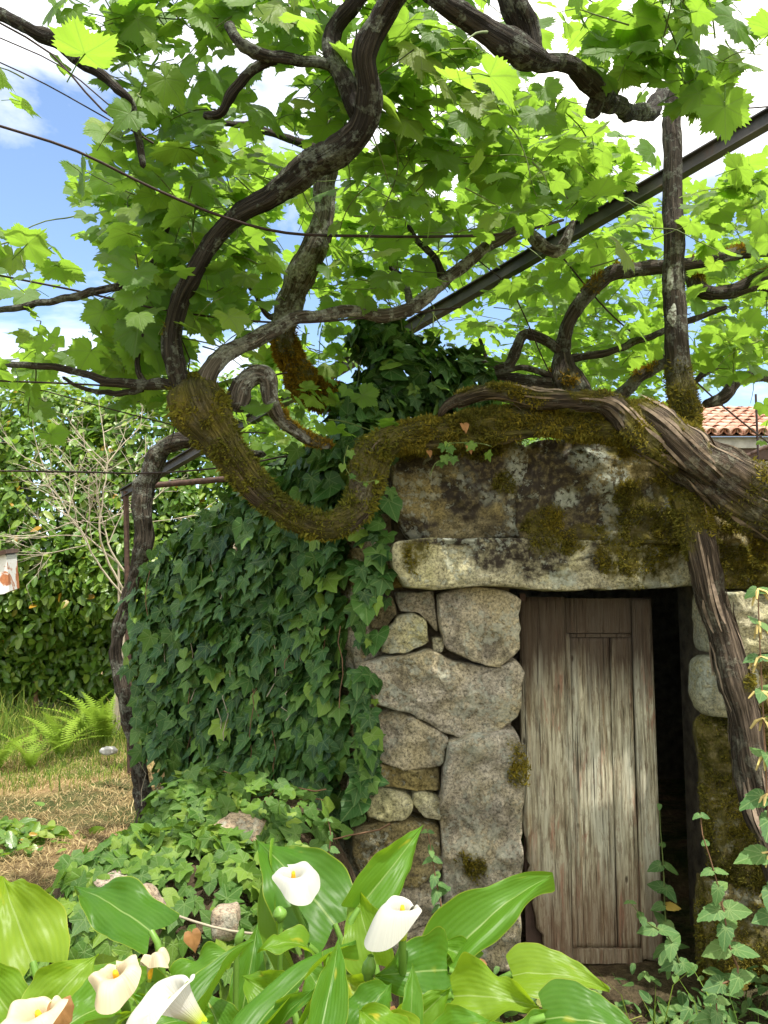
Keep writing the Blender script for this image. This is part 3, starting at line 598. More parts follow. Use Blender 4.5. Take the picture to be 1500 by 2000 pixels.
plank('panel_board', 0.786, 0.950, 0.102, 1.345, 3.281, 0.016)
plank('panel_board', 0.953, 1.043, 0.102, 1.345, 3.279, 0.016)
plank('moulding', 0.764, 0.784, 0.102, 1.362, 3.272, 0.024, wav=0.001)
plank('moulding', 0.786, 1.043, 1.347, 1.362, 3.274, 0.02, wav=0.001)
h = MB(); h.box((0.566, 3.225, 1.50), (0.59, 3.26, 1.53)); h.build('hinge', M['rust'], door)

# ================================================================== LIMBS OF THE VINES
SOLID = []                                                                    # vertices that can hide leaves
def limb(name, rows, mat, parent, seg=18, ridge=0.10, lump=0.16, twist=0.0, moss=0.0, up=0.5, off_=0, strands=0, stepf=0.28):
    """rows: photo x, y, distance Y, half width in pixels"""
    w = []
    for r in rows:
        x, y, Y, hw = r[:4]; w.append([*P(x, y, Y), hw * Y / FPX * (0.87 if name == 'trunk' else 0.8)])
    s = spline(w, max(0.008, np.mean([q[3] for q in w]) * stepf)); cen = s[:, :3]; rad = np.maximum(s[:, 3], 0.003)
    n = len(cen); T, Nn, B = frames(cen); L = np.concatenate([[0], np.cumsum(np.linalg.norm(np.diff(cen, axis=0), axis=1))])
    wob = np.stack([vnoise(np.stack([L / (rad.mean() * 4.2), L * 0 + k * 9 + off_, L * 0], -1), 3) for k in range(3)], -1)
    cen = cen + wob * rad[:, None] * 0.30
    a = np.linspace(0, 2 * np.pi, seg, endpoint=False); A = a[None] + (L * twist)[:, None]; rm = rad.mean()
    LL = np.broadcast_to(L[:, None], A.shape); sd = rnd.random() * 30
    ang = np.stack([np.cos(A) * 2.6 + sd, np.sin(A) * 2.6, LL / (rm * 5.0)], -1)
    rr = 1 + ridge * 1.4 * (1 - 2 * np.abs(fbm(ang, 3, 5))) - ridge * 0.7
    lm = np.stack([np.cos(A) * 0.9 + sd, np.sin(A) * 0.9, LL / (rm * 2.2)], -1); rr = rr + lump * fbm(lm, 3, 7) * 1.5
    fine_ = np.stack([np.cos(A) * 4.5 + sd, np.sin(A) * 4.5, LL / (rm * 1.1)], -1); rr = rr + 0.07 * fbm(fine_, 3, 15)
    if strands: rr = rr + 0.12 * np.cos(strands * A + 1.6 * fbm(np.stack([LL / (rm * 4), LL * 0 + sd, LL * 0], -1), 2, 3) * 2)
    end = np.minimum(np.clip(L / (rm * 0.7), 0, 1), np.clip((L[-1] - L) / (rm * 0.7), 0, 1)); rr = rr * np.sqrt(np.clip(end, 0.02, 1))[:, None]
    dirs = Nn[:, None] * np.cos(a)[None, :, None] + B[:, None] * np.sin(a)[None, :, None]
    V = cen[:, None] + dirs * (rad[:, None] * rr)[..., None]
    i = np.arange(n - 1)[:, None] * seg; j = np.arange(seg)[None]; k = (j + 1) % seg
    F = np.stack([i + j, i + k, i + seg + k, i + seg + j], -1).reshape(-1, 4)
    uv = np.stack([np.broadcast_to(np.minimum(a, 2 * np.pi - a)[None] / np.pi * 0.5, A.shape) * (rm / 0.04) ** 0.5, LL + sd], -1).reshape(-1, 2)
    if moss:
        mm = fbm(V * 7 + sd, 4, 13) + up * dirs[..., 2] * 0.55 + (moss - 0.5) * 1.25; mo = np.clip(mm * 4 + 0.3, 0, 1)
    else: mo = np.zeros(A.shape)
    Vf = V.reshape(-1, 3); o = mk(name, Vf, F, M[mat], parent, uv=uv, attrs={'moss': mo.ravel()})
    SOLID.append(Vf)
    return o, Vf, dirs.reshape(-1, 3), mo.ravel(), np.repeat(rad, seg) * (2 * np.pi / seg) * np.gradient(L).repeat(seg)

def moss_tufts(name, V, Nrm, mo, area, parent, mat='moss', dens=22000, size=0.009, hang=0.0):
    """little crossed blades standing on a mossy surface"""
    cl = np.clip(fbm(V * 22, 3, 19) * 2.0 + 0.78, 0.08, 1.5); mo = mo * np.clip(cl * 1.5, 0, 1)
    p = area * np.clip((mo - 0.2) * 1.5, 0, 1) * dens * 3.2; cnt = rng.poisson(np.clip(p, 0, 160)); idx = np.repeat(np.arange(len(V)), cnt)
    if not len(idx): return
    m = len(idx); sp = np.sqrt(np.maximum(area[idx], 1e-9)); pos = V[idx] + rng.uniform(-0.6, 0.6, (m, 3)) * sp[:, None]
    nn = units(Nrm[idx] + rng.normal(0, 0.55, (m, 3)) + np.array([0, 0, -hang])); t = units(np.cross(nn, rng.normal(0, 1, (m, 3))))
    s = (size * rng.uniform(0.5, 1.5, m) * (0.45 + 0.85 * cl[idx]))[:, None]; pos = pos + nn * (size * 0.9 * np.clip(cl[idx] - 0.5, 0, 1))[:, None] * rng.random((m, 1)); pos = pos - nn * s * 0.35
    a = pos - t * s * 0.33; b = pos + t * s * 0.33; tip = pos + nn * s * 1.25 + t * s * rng.uniform(-0.6, 0.6, m)[:, None]
    VV = np.stack([a, b, tip], 1).reshape(-1, 3); F = np.arange(m * 3).reshape(-1, 3)
    var = np.repeat(np.clip(0.5 + 0.45 * fbm(V[idx] * 6, 3, 77) + rng.normal(0, 0.16, m), 0, 0.99), 3)
    return mk(name, VV, F, M[mat], parent, attrs={'var': var}, smooth=False, kind='stuff')

def bark_strips(V, Nrm, seg, parent, n, ok=None):
    G = V.reshape(-1, seg, 3); Ng = Nrm.reshape(-1, seg, 3); b = MB()
    for _ in range(n):
        L_ = rnd.randint(8, 22); i = rnd.randrange(2, max(3, len(G) - L_ - 2)); j = rnd.randrange(seg); j2 = (j + 1) % seg; rows = []
        if i + L_ >= len(G): continue
        if ok is not None and not ok(G[i + L_ // 2, j]): continue
        w0 = rnd.uniform(0.3, 0.9); lift = rnd.uniform(0.003, 0.012); e = rnd.choice([0, 1])
        for k in range(L_):
            t = k / (L_ - 1); a = G[i + k, j]; c_ = G[i + k, j2]; w_ = w0 * (1 - abs(2 * t - 1) ** 3) + 0.05; h = 0.003 + lift * (t if e else 1 - t) ** 3
            rows += [a + Ng[i + k, j] * h, a + (c_ - a) * w_ + Ng[i + k, j2] * (h + 0.002)]
        b.add(rows, [(2 * k, 2 * k + 1, 2 * k + 3, 2 * k + 2) for k in range(L_ - 1)])
    if b.V:
        o = b.build('peeling_bark', M['strip'], parent, smooth=True, kind='stuff')
M['strip'] = simple('strip', (0.19, 0.145, 0.105), 0.9, var=0.5, sc=30, bump=0.6, bd=0.006)
def wth(px, py, Y): return tuple(P(px, py, Y))
V1 = thing('grapevine', 'massive mossy grapevine lying over the door lintel and looping up on its left', 'grapevine', (1.75, 2.9, 0))
parts = []
def lb(*a, **k):
    r = limb(*a, **k); return r
tr = lb('trunk', [(1720, 1120, 2.85, 62), (1590, 1035, 2.8, 64), (1480, 980, 2.78, 62), (1390, 920, 2.78, 64), (1310, 872, 2.8, 54), (1240, 840, 2.84, 44), (1180, 832, 2.87, 36), (1110, 828, 2.9, 34), (1020, 832, 2.92, 36), (930, 836, 2.92, 36), (850, 842, 2.92, 34), (775, 852, 2.9, 36), (725, 885, 2.88, 38), (708, 945, 2.84, 34), (690, 995, 2.8, 32), (635, 1022, 2.75, 29), (565, 1010, 2.7, 29), (505, 970, 2.65, 31), (458, 900, 2.6, 34), (425, 842, 2.58, 42), (398, 800, 2.56, 54), (380, 762, 2.55, 52), (376, 735, 2.55, 38)], 'old_bark', V1, 44, 0.17, 0.20, 1.6, 0.84, 0.55, strands=2, stepf=0.16)
bark_strips(tr[1], tr[2], 44, V1, 130, lambda p: proj(p)[0] > 1120)
# bare stretch of fresh bark where the trunk turns down
o, Vt, Dt, mt, at_ = tr; px_, py_, _ = proj(Vt); bare = np.clip(1 - np.hypot((px_ - 1360) / 130, (py_ - 915) / 85), 0, 1) * 1.6
right = np.clip((px_ - 1180) / 120, 0, 1); topw = np.clip(Dt[:, 2] + 0.1, 0, 1)
nm = np.clip(mt * (1 - right * 0.55) - bare, 0, 1); nm = np.where(px_ < 730, np.clip(0.9 * mt + 0.12 + 1.2 * fbm(Vt * 13, 3, 44), 0, 1), nm)
o.data.attributes['moss'].data.foreach_set('value', nm.astype(np.float32))
moss_tufts('moss', Vt, Dt, nm * (px_ > 780), at_, V1, 'moss', 30000, 0.0078, 0.2)
moss_tufts('moss', Vt, Dt, nm * (px_ <= 780), at_, V1, 'green_moss', 11000, 0.0085, 0.15)
for rows, mt_, ms, sg in [
    ([(1330, 905, 2.74, 30), (1265, 860, 2.74, 34), (1220, 812, 2.76, 30), (1185, 790, 2.78, 24), (1130, 782, 2.8, 20), (1060, 780, 2.82, 20), (980, 770, 2.86, 18), (915, 772, 2.88, 17), (872, 790, 2.9, 13), (855, 815, 2.92, 8)], 'old_bark', 0.5, 20),
    ([(1420, 950, 2.78, 30), (1340, 880, 2.72, 40), (1285, 828, 2.74, 34), (1250, 805, 2.8, 24), (1225, 800, 2.86, 12)], 'old_bark', 0.45, 22),
    ([(1332, 930, 2.86, 30), (1345, 985, 2.84, 33), (1362, 1060, 2.84, 35), (1385, 1150, 2.84, 33), (1412, 1240, 2.84, 34), (1432, 1320, 2.84, 36), (1452, 1400, 2.84, 34), (1470, 1500, 2.84, 34), (1495, 1600, 2.82, 36), (1525, 1700, 2.8, 42), (1560, 1800, 2.78, 54), (1590, 1930, 2.76, 70), (1600, 2030, 2.76, 80)], 'old_bark', 0.38, 26)]:
    r = lb('trunk', rows, mt_, V1, sg, 0.15, 0.16, 2.0, ms, 0.4, strands=2, stepf=0.2); bark_strips(r[1], r[2], sg, V1, 40)
    moss_tufts('moss', r[1], r[2], r[3], r[4], V1, 'moss', 26000, 0.0068, 0.2)
for nm_, rows, mt_, ms, sg in [
    ('branch', [(372, 790, 2.55, 34), (350, 745, 2.54, 26), (337, 690, 2.5, 25), (337, 640, 2.48, 23), (355, 580, 2.45, 23), (388, 520, 2.4, 23), (420, 465, 2.36, 22), (480, 412, 2.3, 24), (540, 368, 2.25, 30), (595, 325, 2.2, 38), (650, 290, 2.15, 36), (700, 245, 2.1, 33), (715, 185, 2.05, 30), (715, 110, 2.0, 30), (745, 40, 1.96, 29), (790, -40, 1.9, 28), (850, -160, 1.8, 24)], 'dark_bark', 0.12, 24),
    ('branch', [(700, 230, 2.1, 26), (672, 160, 2.1, 24), (648, 110, 2.1, 24), (652, 60, 2.1, 23), (690, 10, 2.05, 22), (740, -60, 2.0, 20)], 'dark_bark', 0, 18),
    ('branch', [(390, 770, 2.55, 30), (408, 728, 2.56, 22), (440, 690, 2.6, 20), (490, 668, 2.65, 21), (530, 645, 2.7, 18), (570, 628, 2.74, 16), (640, 612, 2.8, 15), (700, 606, 2.85, 15), (765, 614, 2.9, 16), (820, 592, 2.95, 17), (870, 548, 3.0, 15), (930, 500, 3.05, 14), (1000, 455, 3.1, 13), (1030, 452, 3.1, 12), (1060, 485, 3.1, 17), (1092, 490, 3.1, 15), (1110, 455, 3.1, 10), (1120, 430, 3.1, 7)], 'grey_bark', 0, 16),
    ('branch', [(450, 800, 2.6, 30), (470, 755, 2.62, 26), (500, 732, 2.62, 24), (522, 742, 2.62, 22), (530, 785, 2.64, 19), (552, 822, 2.68, 17), (600, 855, 2.74, 14), (645, 875, 2.8, 11)], 'grey_bark', 0.35, 16),
    ('branch', [(862, 545, 3.0, 11), (850, 505, 3.0, 9), (815, 470, 3.0, 8), (795, 440, 3.0, 5)], 'dark_bark', 0, 10),
    ('branch', [(800, 600, 2.95, 9), (790, 550, 2.98, 8), (760, 520, 3.0, 6)], 'dark_bark', 0, 10),
    ('branch', [(-60, 610, 2.6, 8), (30, 602, 2.6, 8), (110, 585, 2.6, 9), (200, 566, 2.6, 10), (255, 552, 2.6, 8), (305, 505, 2.58, 7), (330, 440, 2.55, 5)], 'bark', 0, 10),
    ('branch', [(-60, 712, 2.6, 9), (20, 712, 2.6, 8), (80, 715, 2.6, 8), (150, 726, 2.6, 9), (220, 746, 2.6, 10), (280, 752, 2.6, 13), (330, 752, 2.57, 14), (370, 770, 2.56, 16)], 'bark', 0, 10),
    ('branch', [(282, 750, 2.6, 10), (268, 712, 2.6, 7), (280, 650, 2.6, 5)], 'bark', 0, 8),
    ('branch', [(120, 735, 2.66, 4), (160, 758, 2.66, 5), (220, 768, 2.64, 7), (280, 760, 2.6, 8)], 'bark', 0, 8),
    ('branch', [(-80, 0, 2.0, 14), (0, 28, 2.0, 15), (60, 58, 2.0, 17), (118, 88, 2.02, 19), (150, 118, 2.03, 13), (205, 150, 2.05, 12), (240, 185, 2.05, 11), (262, 225, 2.08, 10), (280, 330, 2.1, 9)], 'dark_bark', 0, 14),
    ('branch', [(440, 40, 1.95, 13), (470, 85, 1.96, 14), (515, 108, 1.98, 16), (560, 114, 2.0, 15), (600, 122, 2.05, 14), (650, 130, 2.1, 13)], 'dark_bark', 0, 12),
    ('branch', [(540, 112, 2.0, 11), (490, 140, 2.02, 12), (455, 180, 2.05, 13), (432, 220, 2.08, 12), (395, 230, 2.1, 10)], 'dark_bark', 0, 12),
    ('branch', [(800, -60, 1.9, 26), (860, 2, 1.9, 27), (930, 45, 1.92, 28), (990, 84, 1.94, 36), (1032, 110, 1.97, 33), (1080, 124, 2.05, 21), (1130, 140, 2.15, 22), (1162, 172, 2.25, 25), (1195, 200, 2.4, 22), (1240, 222, 2.6, 20), (1272, 218, 2.8, 20), (1290, 185, 2.95, 16), (1312, 165, 3.05, 14)], 'dark_bark', 0, 22),
    ('branch', [(1170, 175, 2.27, 18), (1160, 205, 2.27, 20), (1152, 232, 2.27, 14)], 'dark_bark', 0, 14),
    ('branch', [(1040, 112, 1.98, 24), (1025, 60, 1.98, 30), (1000, 10, 1.95, 32), (985, -60, 1.9, 30)], 'dark_bark', 0, 16),
    ('branch', [(1195, 195, 2.4, 9), (1225, 130, 2.4, 7), (1250, 75, 2.4, 7), (1262, 0, 2.4, 6), (1270, -60, 2.4, 6)], 'bark', 0, 8),
    ('branch', [(1250, 78, 2.4, 6), (1310, 45, 2.4, 6), (1380, -10, 2.4, 5)], 'bark', 0, 8)]:
    r = lb(nm_, rows, mt_, V1, sg, 0.13, 0.22, 1.0, ms, 0.5)
    if ms: moss_tufts('moss', r[1], r[2], r[3], r[4], V1, 'orange_moss' if ms > 0.3 else 'green_moss', 22000, 0.008, 0.1)

V2 = thing('grapevine', 'upright grapevine stem with a sleeve of orange moss rising behind the looped trunk', 'grapevine', tuple(P(680, 790, 3.45)))
r = lb('trunk', [(720, 800, 3.45, 22), (660, 775, 3.42, 26), (612, 762, 3.4, 36), (578, 722, 3.36, 32), (556, 672, 3.32, 27), (560, 622, 3.3, 26), (574, 572, 3.3, 29), (590, 530, 3.26, 36), (614, 485, 3.2, 29), (632, 425, 3.2, 23), (628, 362, 3.15, 25), (640, 300, 3.1, 22), (655, 240, 3.05, 20), (640, 170, 3.0, 16)], 'grey_bark', V2, 26, 0.13, 0.24, 1.0, 0.3, 0.2)
px_, py_, _ = proj(r[1]); low = np.clip((py_ - 625) / 40, 0, 1) * (0.55 + 0.45 * (fbm(r[1] * 9, 3, 2) > -0.25)); 
r[0].data.attributes['moss'].data.foreach_set('value', low.astype(np.float32)); moss_tufts('moss', r[1], r[2], low, r[4], V2, 'orange_moss', 34000, 0.0085, 0.25)
lb('branch', [(572, 590, 3.3, 8), (530, 620, 3.28, 8), (500, 580, 3.25, 6), (470, 540, 3.2, 4)], 'bark', V2, 8)
lb('branch', [(640, 300, 3.1, 14), (560, 270, 3.05, 9), (480, 245, 3.0, 9), (430, 240, 2.95, 6)], 'bark', V2, 10)

V3 = thing('grapevine', 'gnarled grapevine stump with arching arms just behind the hut, left of the post', 'grapevine', tuple(P(1110, 790, 3.7)))
for rows, ms, sg in [
    ([(1160, 830, 3.7, 34), (1130, 785, 3.7, 36), (1108, 745, 3.7, 40), (1102, 712, 3.7, 26), (1100, 680, 3.7, 19), (1110, 632, 3.65, 16), (1140, 582, 3.6, 17), (1190, 541, 3.6, 17), (1250, 522, 3.6, 16), (1315, 518, 3.6, 15), (1400, 500, 3.6, 14), (1500, 488, 3.6, 14), (1600, 470, 3.6, 10)], 0.25, 18),
    ([(1100, 690, 3.7, 15), (1062, 664, 3.68, 13), (1025, 655, 3.66, 13), (1005, 690, 3.66, 14), (985, 716, 3.66, 13), (930, 705, 3.66, 7)], 0, 12),
    ([(1090, 750, 3.7, 24), (1040, 750, 3.72, 20), (985, 740, 3.74, 15), (920, 728, 3.76, 9)], 0.1, 14),
    ([(1080, 735, 3.7, 9), (1020, 718, 3.66, 7), (965, 725, 3.66, 6), (935, 660, 3.66, 4)], 0, 8),
    ([(1110, 700, 3.7, 10), (1180, 690, 3.7, 9), (1240, 668, 3.7, 9), (1310, 640, 3.7, 8), (1420, 600, 3.7, 7)], 0, 10),
    ([(1190, 790, 3.8, 18), (1240, 745, 3.8, 16), (1280, 720, 3.8, 14), (1310, 700, 3.85, 10)], 0.3, 12),
    ([(1345, 505, 3.8, 15), (1350, 545, 3.8, 18), (1375, 570, 3.8, 19), (1430, 570, 3.8, 17), (1500, 548, 3.8, 24), (1590, 560, 3.8, 24)], 0.25, 14),
    ([(1370, 790, 4.2, 10), (1410, 775, 4.2, 14), (1445, 742, 4.2, 14), (1500, 735, 4.2, 13), (1580, 742, 4.2, 13)], 0, 12),
    ([(1340, 760, 4.2, 6), (1375, 730, 4.2, 8), (1410, 712, 4.2, 7)], 0, 8)]:
    r = lb('trunk' if sg > 16 else 'branch', rows, 'bark', V3, sg, 0.13, 0.22, 1.0, ms, 0.4)
    if ms: moss_tufts('moss', r[1], r[2], r[3], r[4], V3, 'orange_moss', 12000, 0.009)

V4 = thing('grapevine', 'thin grey lichen-flecked grapevine climbing the left edge of the ivy wall', 'grapevine', tuple(P(270, 1480, 4.75) * [1, 1, 0]))
lb('trunk', [(292, 1660, 4.75, 22), (285, 1590, 4.75, 19), (275, 1520, 4.75, 17), (262, 1440, 4.75, 16), (246, 1380, 4.75, 16), (232, 1320, 4.75, 15), (222, 1275, 4.75, 13), (236, 1200, 4.74, 13), (262, 1120, 4.72, 14), (284, 1060, 4.7, 19), (278, 1000, 4.7, 20), (284, 945, 4.7, 22), (304, 892, 4.7, 20), (345, 866, 4.65, 17), (395, 862, 4.6, 15), (450, 880, 4.6, 10), (520, 890, 4.7, 8)], 'bark', V4, 20, 0.16, 0.3, 2.0, 0, 0)

# ================================================================== PERGOLA
POST = thing('pergola_post', 'dark bark-covered pergola post with pale lichen patches standing on the hut roof', 'post', tuple(P(1335, 862, 3.3)))
r = lb('pole', [(1336, 890, 3.3, 34), (1332, 800, 3.3, 33), (1326, 720, 3.3, 30), (1320, 640, 3.3, 28), (1314, 540, 3.3, 26), (1311, 420, 3.3, 24), (1310, 300, 3.3, 23), (1312, 210, 3.3, 23), (1318, 130, 3.3, 22)], 'bark', POST, 26, 0.10, 0.06, 0.3, 0, 0, stepf=0.2)
px_, py_, _ = proj(r[1]); low = np.clip((py_ - 690) / 90 + fbm(r[1] * 8, 3, 4) * 0.6, 0, 1); r[0].data.attributes['moss'].data.foreach_set('value', low.astype(np.float32))
moss_tufts('moss', r[1], r[2], low, r[4], POST, 'moss', 12000, 0.008)
# pale lichen crusts on the post
def lichen_patch(px, py, rx, ry, parent):
    V = []; F = []; A = np.linspace(0, 2 * np.pi, 22, endpoint=False); cx, cy, cz = P(1314, py, 3.3)
    r0 = 22.3 * 3.3 / FPX
    for k, f in enumerate((1.0, 0.6, 0.05)):
        for a in A:
            q = f * (1 + 0.30 * float(vnoise(np.array([math.cos(a) * 1.8 + px, math.sin(a) * 1.8 + py, 0.0]), 3)) + 0.07 * rnd.uniform(-1, 1)); x = px + rx * q * math.cos(a); y = py + ry * q * math.sin(a)
            dx = (x - 1314) / 22.0; dx = max(-0.97, min(0.97, dx)); th = math.asin(dx); p = P(1314, y, 3.3)
            V.append((p[0] + math.sin(th) * (r0 + 0.001 * (k > 0) - 0.004 * (k == 0)), p[1] - math.cos(th) * (r0 + 0.001 * (k > 0) - 0.004 * (k == 0)), p[2]))
    for k in range(2):
        for j in range(22): F.append((k * 22 + j, k * 22 + (j + 1) % 22, k * 22 + 22 + (j + 1) % 22, k * 22 + 22 + j))
    mk('lichen', V, F, M['lichen'], parent)
Nl = NT('lichen'); Nl.P(Base_Color=Nl.ramp(Nl.noise(70, 6), (0.4, (0.10, 0.09, 0.07)), (0.48, (0.26, 0.28, 0.24)), (0.62, (0.42, 0.45, 0.40))), Roughness=0.95); Nl.bump(Nl.noise(120, 4), 0.9, 0.006); M['lichen'] = Nl.m
lichen_patch(1303, 545, 8, 30, POST); lichen_patch(1328, 555, 8, 26, POST); lichen_patch(1308, 622, 11, 24, POST)

BEAM = thing('pergola_beam', 'long dark steel beam running diagonally behind the bark-covered post', 'beam', tuple(P(1310, 340, 3.55)))
b0 = P(238, 966, 6.6); b1 = P(1760, 82, 2.95); bd_ = unit(b1 - b0); Lb = np.linalg.norm(b1 - b0)
sx = unit(np.cross(bd_, [0, 0, 1])); uz = np.cross(sx, bd_)
Mx = np.array([[*sx, 0], [*bd_, 0], [*uz, 0], [0, 0, 0, 1.0]]).T; Mx = Mx.copy(); Mx[:3, :3] = np.stack([sx, bd_, uz], 1); Mx[:3, 3] = b0
m = MB(); m.box((-0.025, 0, 0.031), (0.03, Lb, 0.038), Mx); m.box((-0.025, 0, -0.038), (0.03, Lb, -0.031), Mx); m.build('flange', M['beam'], BEAM)
m = MB(); m.box((-0.004, 0, -0.0308), (0.004, Lb, 0.0308), Mx); m.build('web', M['beam'], BEAM)
m = MB()
m.box((-0.012, 0.02, -0.09), (0.012, 0.05, -0.0385), Mx); m.build('bracket', M['rust'], BEAM)
c_, F_ = tube(np.linspace(P(246, 960, 6.55), P(262, 1290, 6.55) * [1, 1, 0] + [0, 0, -0.05], 8), 0.024, 8)
tag(mk('iron_prop', c_, F_, M['rust'], smooth=True, loc=tuple(P(262, 1290, 6.55) * [1, 1, 0])), 'thin rusty iron prop under the far left end of the beam', 'prop')
c_, F_ = tube(np.linspace(P(300, 948, 5.6), P(560, 925, 5.2), 6), 0.022, 8)
tag(mk('iron_bar', c_, F_, M['rust'], smooth=True, loc=tuple(P(300, 948, 5.6))), 'short rusty iron bar crossing behind the looped vine trunk', 'bar')

def wire(label, pts, hw=1.6, mat='wire'):
    w = [[*P(x, y, Y), hw * Y / FPX] for x, y, Y in pts]; s = spline(w, 0.06); V, F = tube(s[:, :3], s[:, 3], 5)
    tag(mk('wire', V, F, M[mat], loc=w[0][:3]), label, 'wire', 'pergola wires'); SOLID.append(V)
wire('thick wire sagging from upper left past the curved branch', [(-120, 208, 1.9), (0, 246, 1.95), (150, 295, 2.0), (300, 368, 2.1), (440, 425, 2.2), (560, 455, 2.35), (700, 461, 2.5), (860, 462, 2.7), (1000, 455, 2.9), (1100, 430, 3.1)], 3.0)
wire('wire crossing the blue sky just below the upper left branch', [(-100, -20, 2.0), (0, 45, 2.0), (100, 105, 2.0), (200, 215, 2.05), (300, 280, 2.1)], 2.2)
wire('thin wire crossing the blue sky under the paired upper wire', [(-100, 28, 2.0), (0, 74, 2.0), (120, 130, 2.0), (230, 220, 2.05)], 1.5)
wire('lowest thin wire across the upper left blue sky', [(-100, 80, 2.1), (0, 122, 2.1), (90, 165, 2.1), (215, 235, 2.15)], 1.5)
wire('wire wrapped round the upper left cane and reaching the grey branch', [(-100, 515, 2.6), (0, 538, 2.6), (150, 568, 2.6), (330, 607, 2.62), (540, 630, 2.7), (700, 622, 2.85), (900, 600, 3.1)], 2.2)
wire('wire running along the lower left cane to the trunk fork', [(-100, 740, 2.65), (0, 744, 2.65), (150, 750, 2.65), (330, 760, 2.6), (430, 752, 2.8), (560, 728, 3.2)], 2.0)
wire('thin wire just under the lower left cane', [(-100, 742, 2.8), (60, 758, 2.8), (200, 795, 2.8), (380, 838, 2.8), (520, 846, 3.0)], 1.3)
wire('level wire stretched across the hedge to the trunk loop', [(-100, 922, 3.0), (0, 920, 3.0), (150, 922, 3.0), (300, 924, 2.95), (450, 911, 2.85), (560, 890, 3.0)], 1.8)
wire('steep thin wire through the leaves left of the post', [(930, 505, 3.4), (1000, 570, 3.4), (1060, 700, 3.6), (1090, 760, 3.7)], 1.4)
wire('thin wire slanting through the leaves right behind the post', [(1080, 480, 3.6), (1200, 620, 3.8), (1330, 720, 4.1), (1420, 800, 4.6), (1520, 880, 5.4)], 1.8)
wire('thin wire from the post head across the white sky', [(1300, 205, 3.25), (1370, 208, 3.2), (1440, 212, 3.1), (1540, 205, 3.0)], 1.6)
wire('short wire tied between the two upper left branches', [(330, 640, 2.5), (370, 700, 2.6), (340, 840, 3.2), (330, 870, 4.6)], 1.4)

# ================================================================== LEAVES
def polar_leaf(half, teeth=0.0, ring=True, dome=0.12, ridge=0.05, k=5.0, fold=0.0, petiole=0.0, seed=0, sub=1, droop=0.0):
    """half outline: (degrees from the tip, radius); petiole joint at the origin, tip along +y, face along +z"""
    r_ = np.random.default_rng(seed); h = np.array(half, float)
    if sub > 1:
        t = np.arange(len(h)); tt = np.linspace(0, len(h) - 1, (len(h) - 1) * sub + 1); h = np.stack([np.interp(tt, t, h[:, 0]), np.interp(tt, t, h[:, 1])], 1)
    a = np.concatenate([h[:, 0], 360 - h[-2:0:-1, 0]]); r = np.concatenate([h[:, 1], h[-2:0:-1, 1]]); n = len(a)
    r = r * (1 + teeth * np.where(np.arange(n) % 2, -1, 1)) * (1 + r_.normal(0, 0.035, n)); a = np.radians(a)
    def z(x, y):
        rr = np.hypot(x, y); th = np.arctan2(x, y)
        return -dome * rr ** 2 + ridge * rr * np.cos(k * th) + fold * np.abs(x) - droop * np.clip(y, 0, 1) ** 2 + 0.05 * np.sin(3.1 * x + seed) * np.cos(2.7 * y + seed)
    pts = [(0, 0)]
    if ring: pts += [(0.55 * q * math.sin(b), 0.55 * q * math.cos(b)) for q, b in zip(r, a)]
    pts += [(q * math.sin(b), q * math.cos(b)) for q, b in zip(r, a)]
    p = np.array(pts); V = np.column_stack([p, z(p[:, 0], p[:, 1])]); V[0, 2] = 0; F = []
    for i in range(n):
        j = (i + 1) % n
        if ring: F += [(0, 1 + j, 1 + i), (1 + i, 1 + j, 1 + n + j), (1 + i, 1 + n + j, 1 + n + i)]
        else: F.append((0, 1 + j, 1 + i))
    uv = p.copy()
    if petiole:
        c = np.array([(0, 0.02, 0.0), (0.0, -0.3 * petiole, -0.12 * petiole), (0.02, -0.7 * petiole, -0.45 * petiole)]); tv, tf = tube(c, 0.018, 3); b = len(V)
        V = np.vstack([V, tv]); F += [t for f in tf for t in ((f[0] + b, f[1] + b, f[2] + b), (f[0] + b, f[2] + b, f[3] + b))]; uv = np.vstack([uv, tv[:, :2] * 0 + [0.001, 0.0]])
    return V, np.array(F), uv
VINE = [(0, 1.0), (7, .90), (14, .82), (21, .77), (27, .71), (33, .74), (40, .82), (47, .93), (54, .84), (62, .78), (70, .69), (77, .67), (86, .70), (96, .78), (106, .70), (118, .64), (131, .62), (145, .55), (158, .42), (170, .22), (180, .03)]
VINE_LO = [(0, 1.0), (14, .78), (28, .60), (46, .92), (60, .74), (74, .58), (96, .76), (120, .62), (145, .52), (165, .25), (180, .03)]
IVY = [(0, 1.0), (12, .74), (26, .55), (36, .52), (48, .66), (56, .74), (66, .58), (80, .46), (98, .48), (112, .56), (126, .46), (150, .36), (168, .2), (180, .06)]
IVY2 = [(0, 1.0), (14, .80), (30, .66), (50, .62), (75, .56), (100, .54), (125, .50), (150, .38), (168, .2), (180, .06)]
OVAL = [(0, 1.0), (9, .86), (20, .66), (36, .46), (60, .30), (100, .18), (150, .10), (180, .02)]
NETTLE = [(0, 1.0), (5, .93), (9, .82), (14, .80), (19, .69), (25, .67), (32, .57), (40, .56), (50, .48), (62, .47), (78, .41), (95, .40), (115, .36), (140, .30), (165, .18), (180, .06)]
T_VINE = [polar_leaf(VINE, 0.055, True, d, rg, 5.2, fo, 0.9, s_, 2, dr) for s_, (d, rg, fo, dr) in enumerate([(0.10, 0.05, 0.0, 0.1), (0.22, 0.04, 0.05, 0.25), (-0.08, 0.06, 0.18, 0.2), (0.15, 0.07, -0.15, 0.0), (0.05, 0.04, 0.25, 0.35)])]
T_VINE_LO = [polar_leaf(VINE_LO, 0.0, False, d, 0.05, 5.2, fo, 0, s_ + 9) for s_, (d, fo) in enumerate([(0.12, 0.0), (0.2, 0.12), (0.05, -0.12)])]
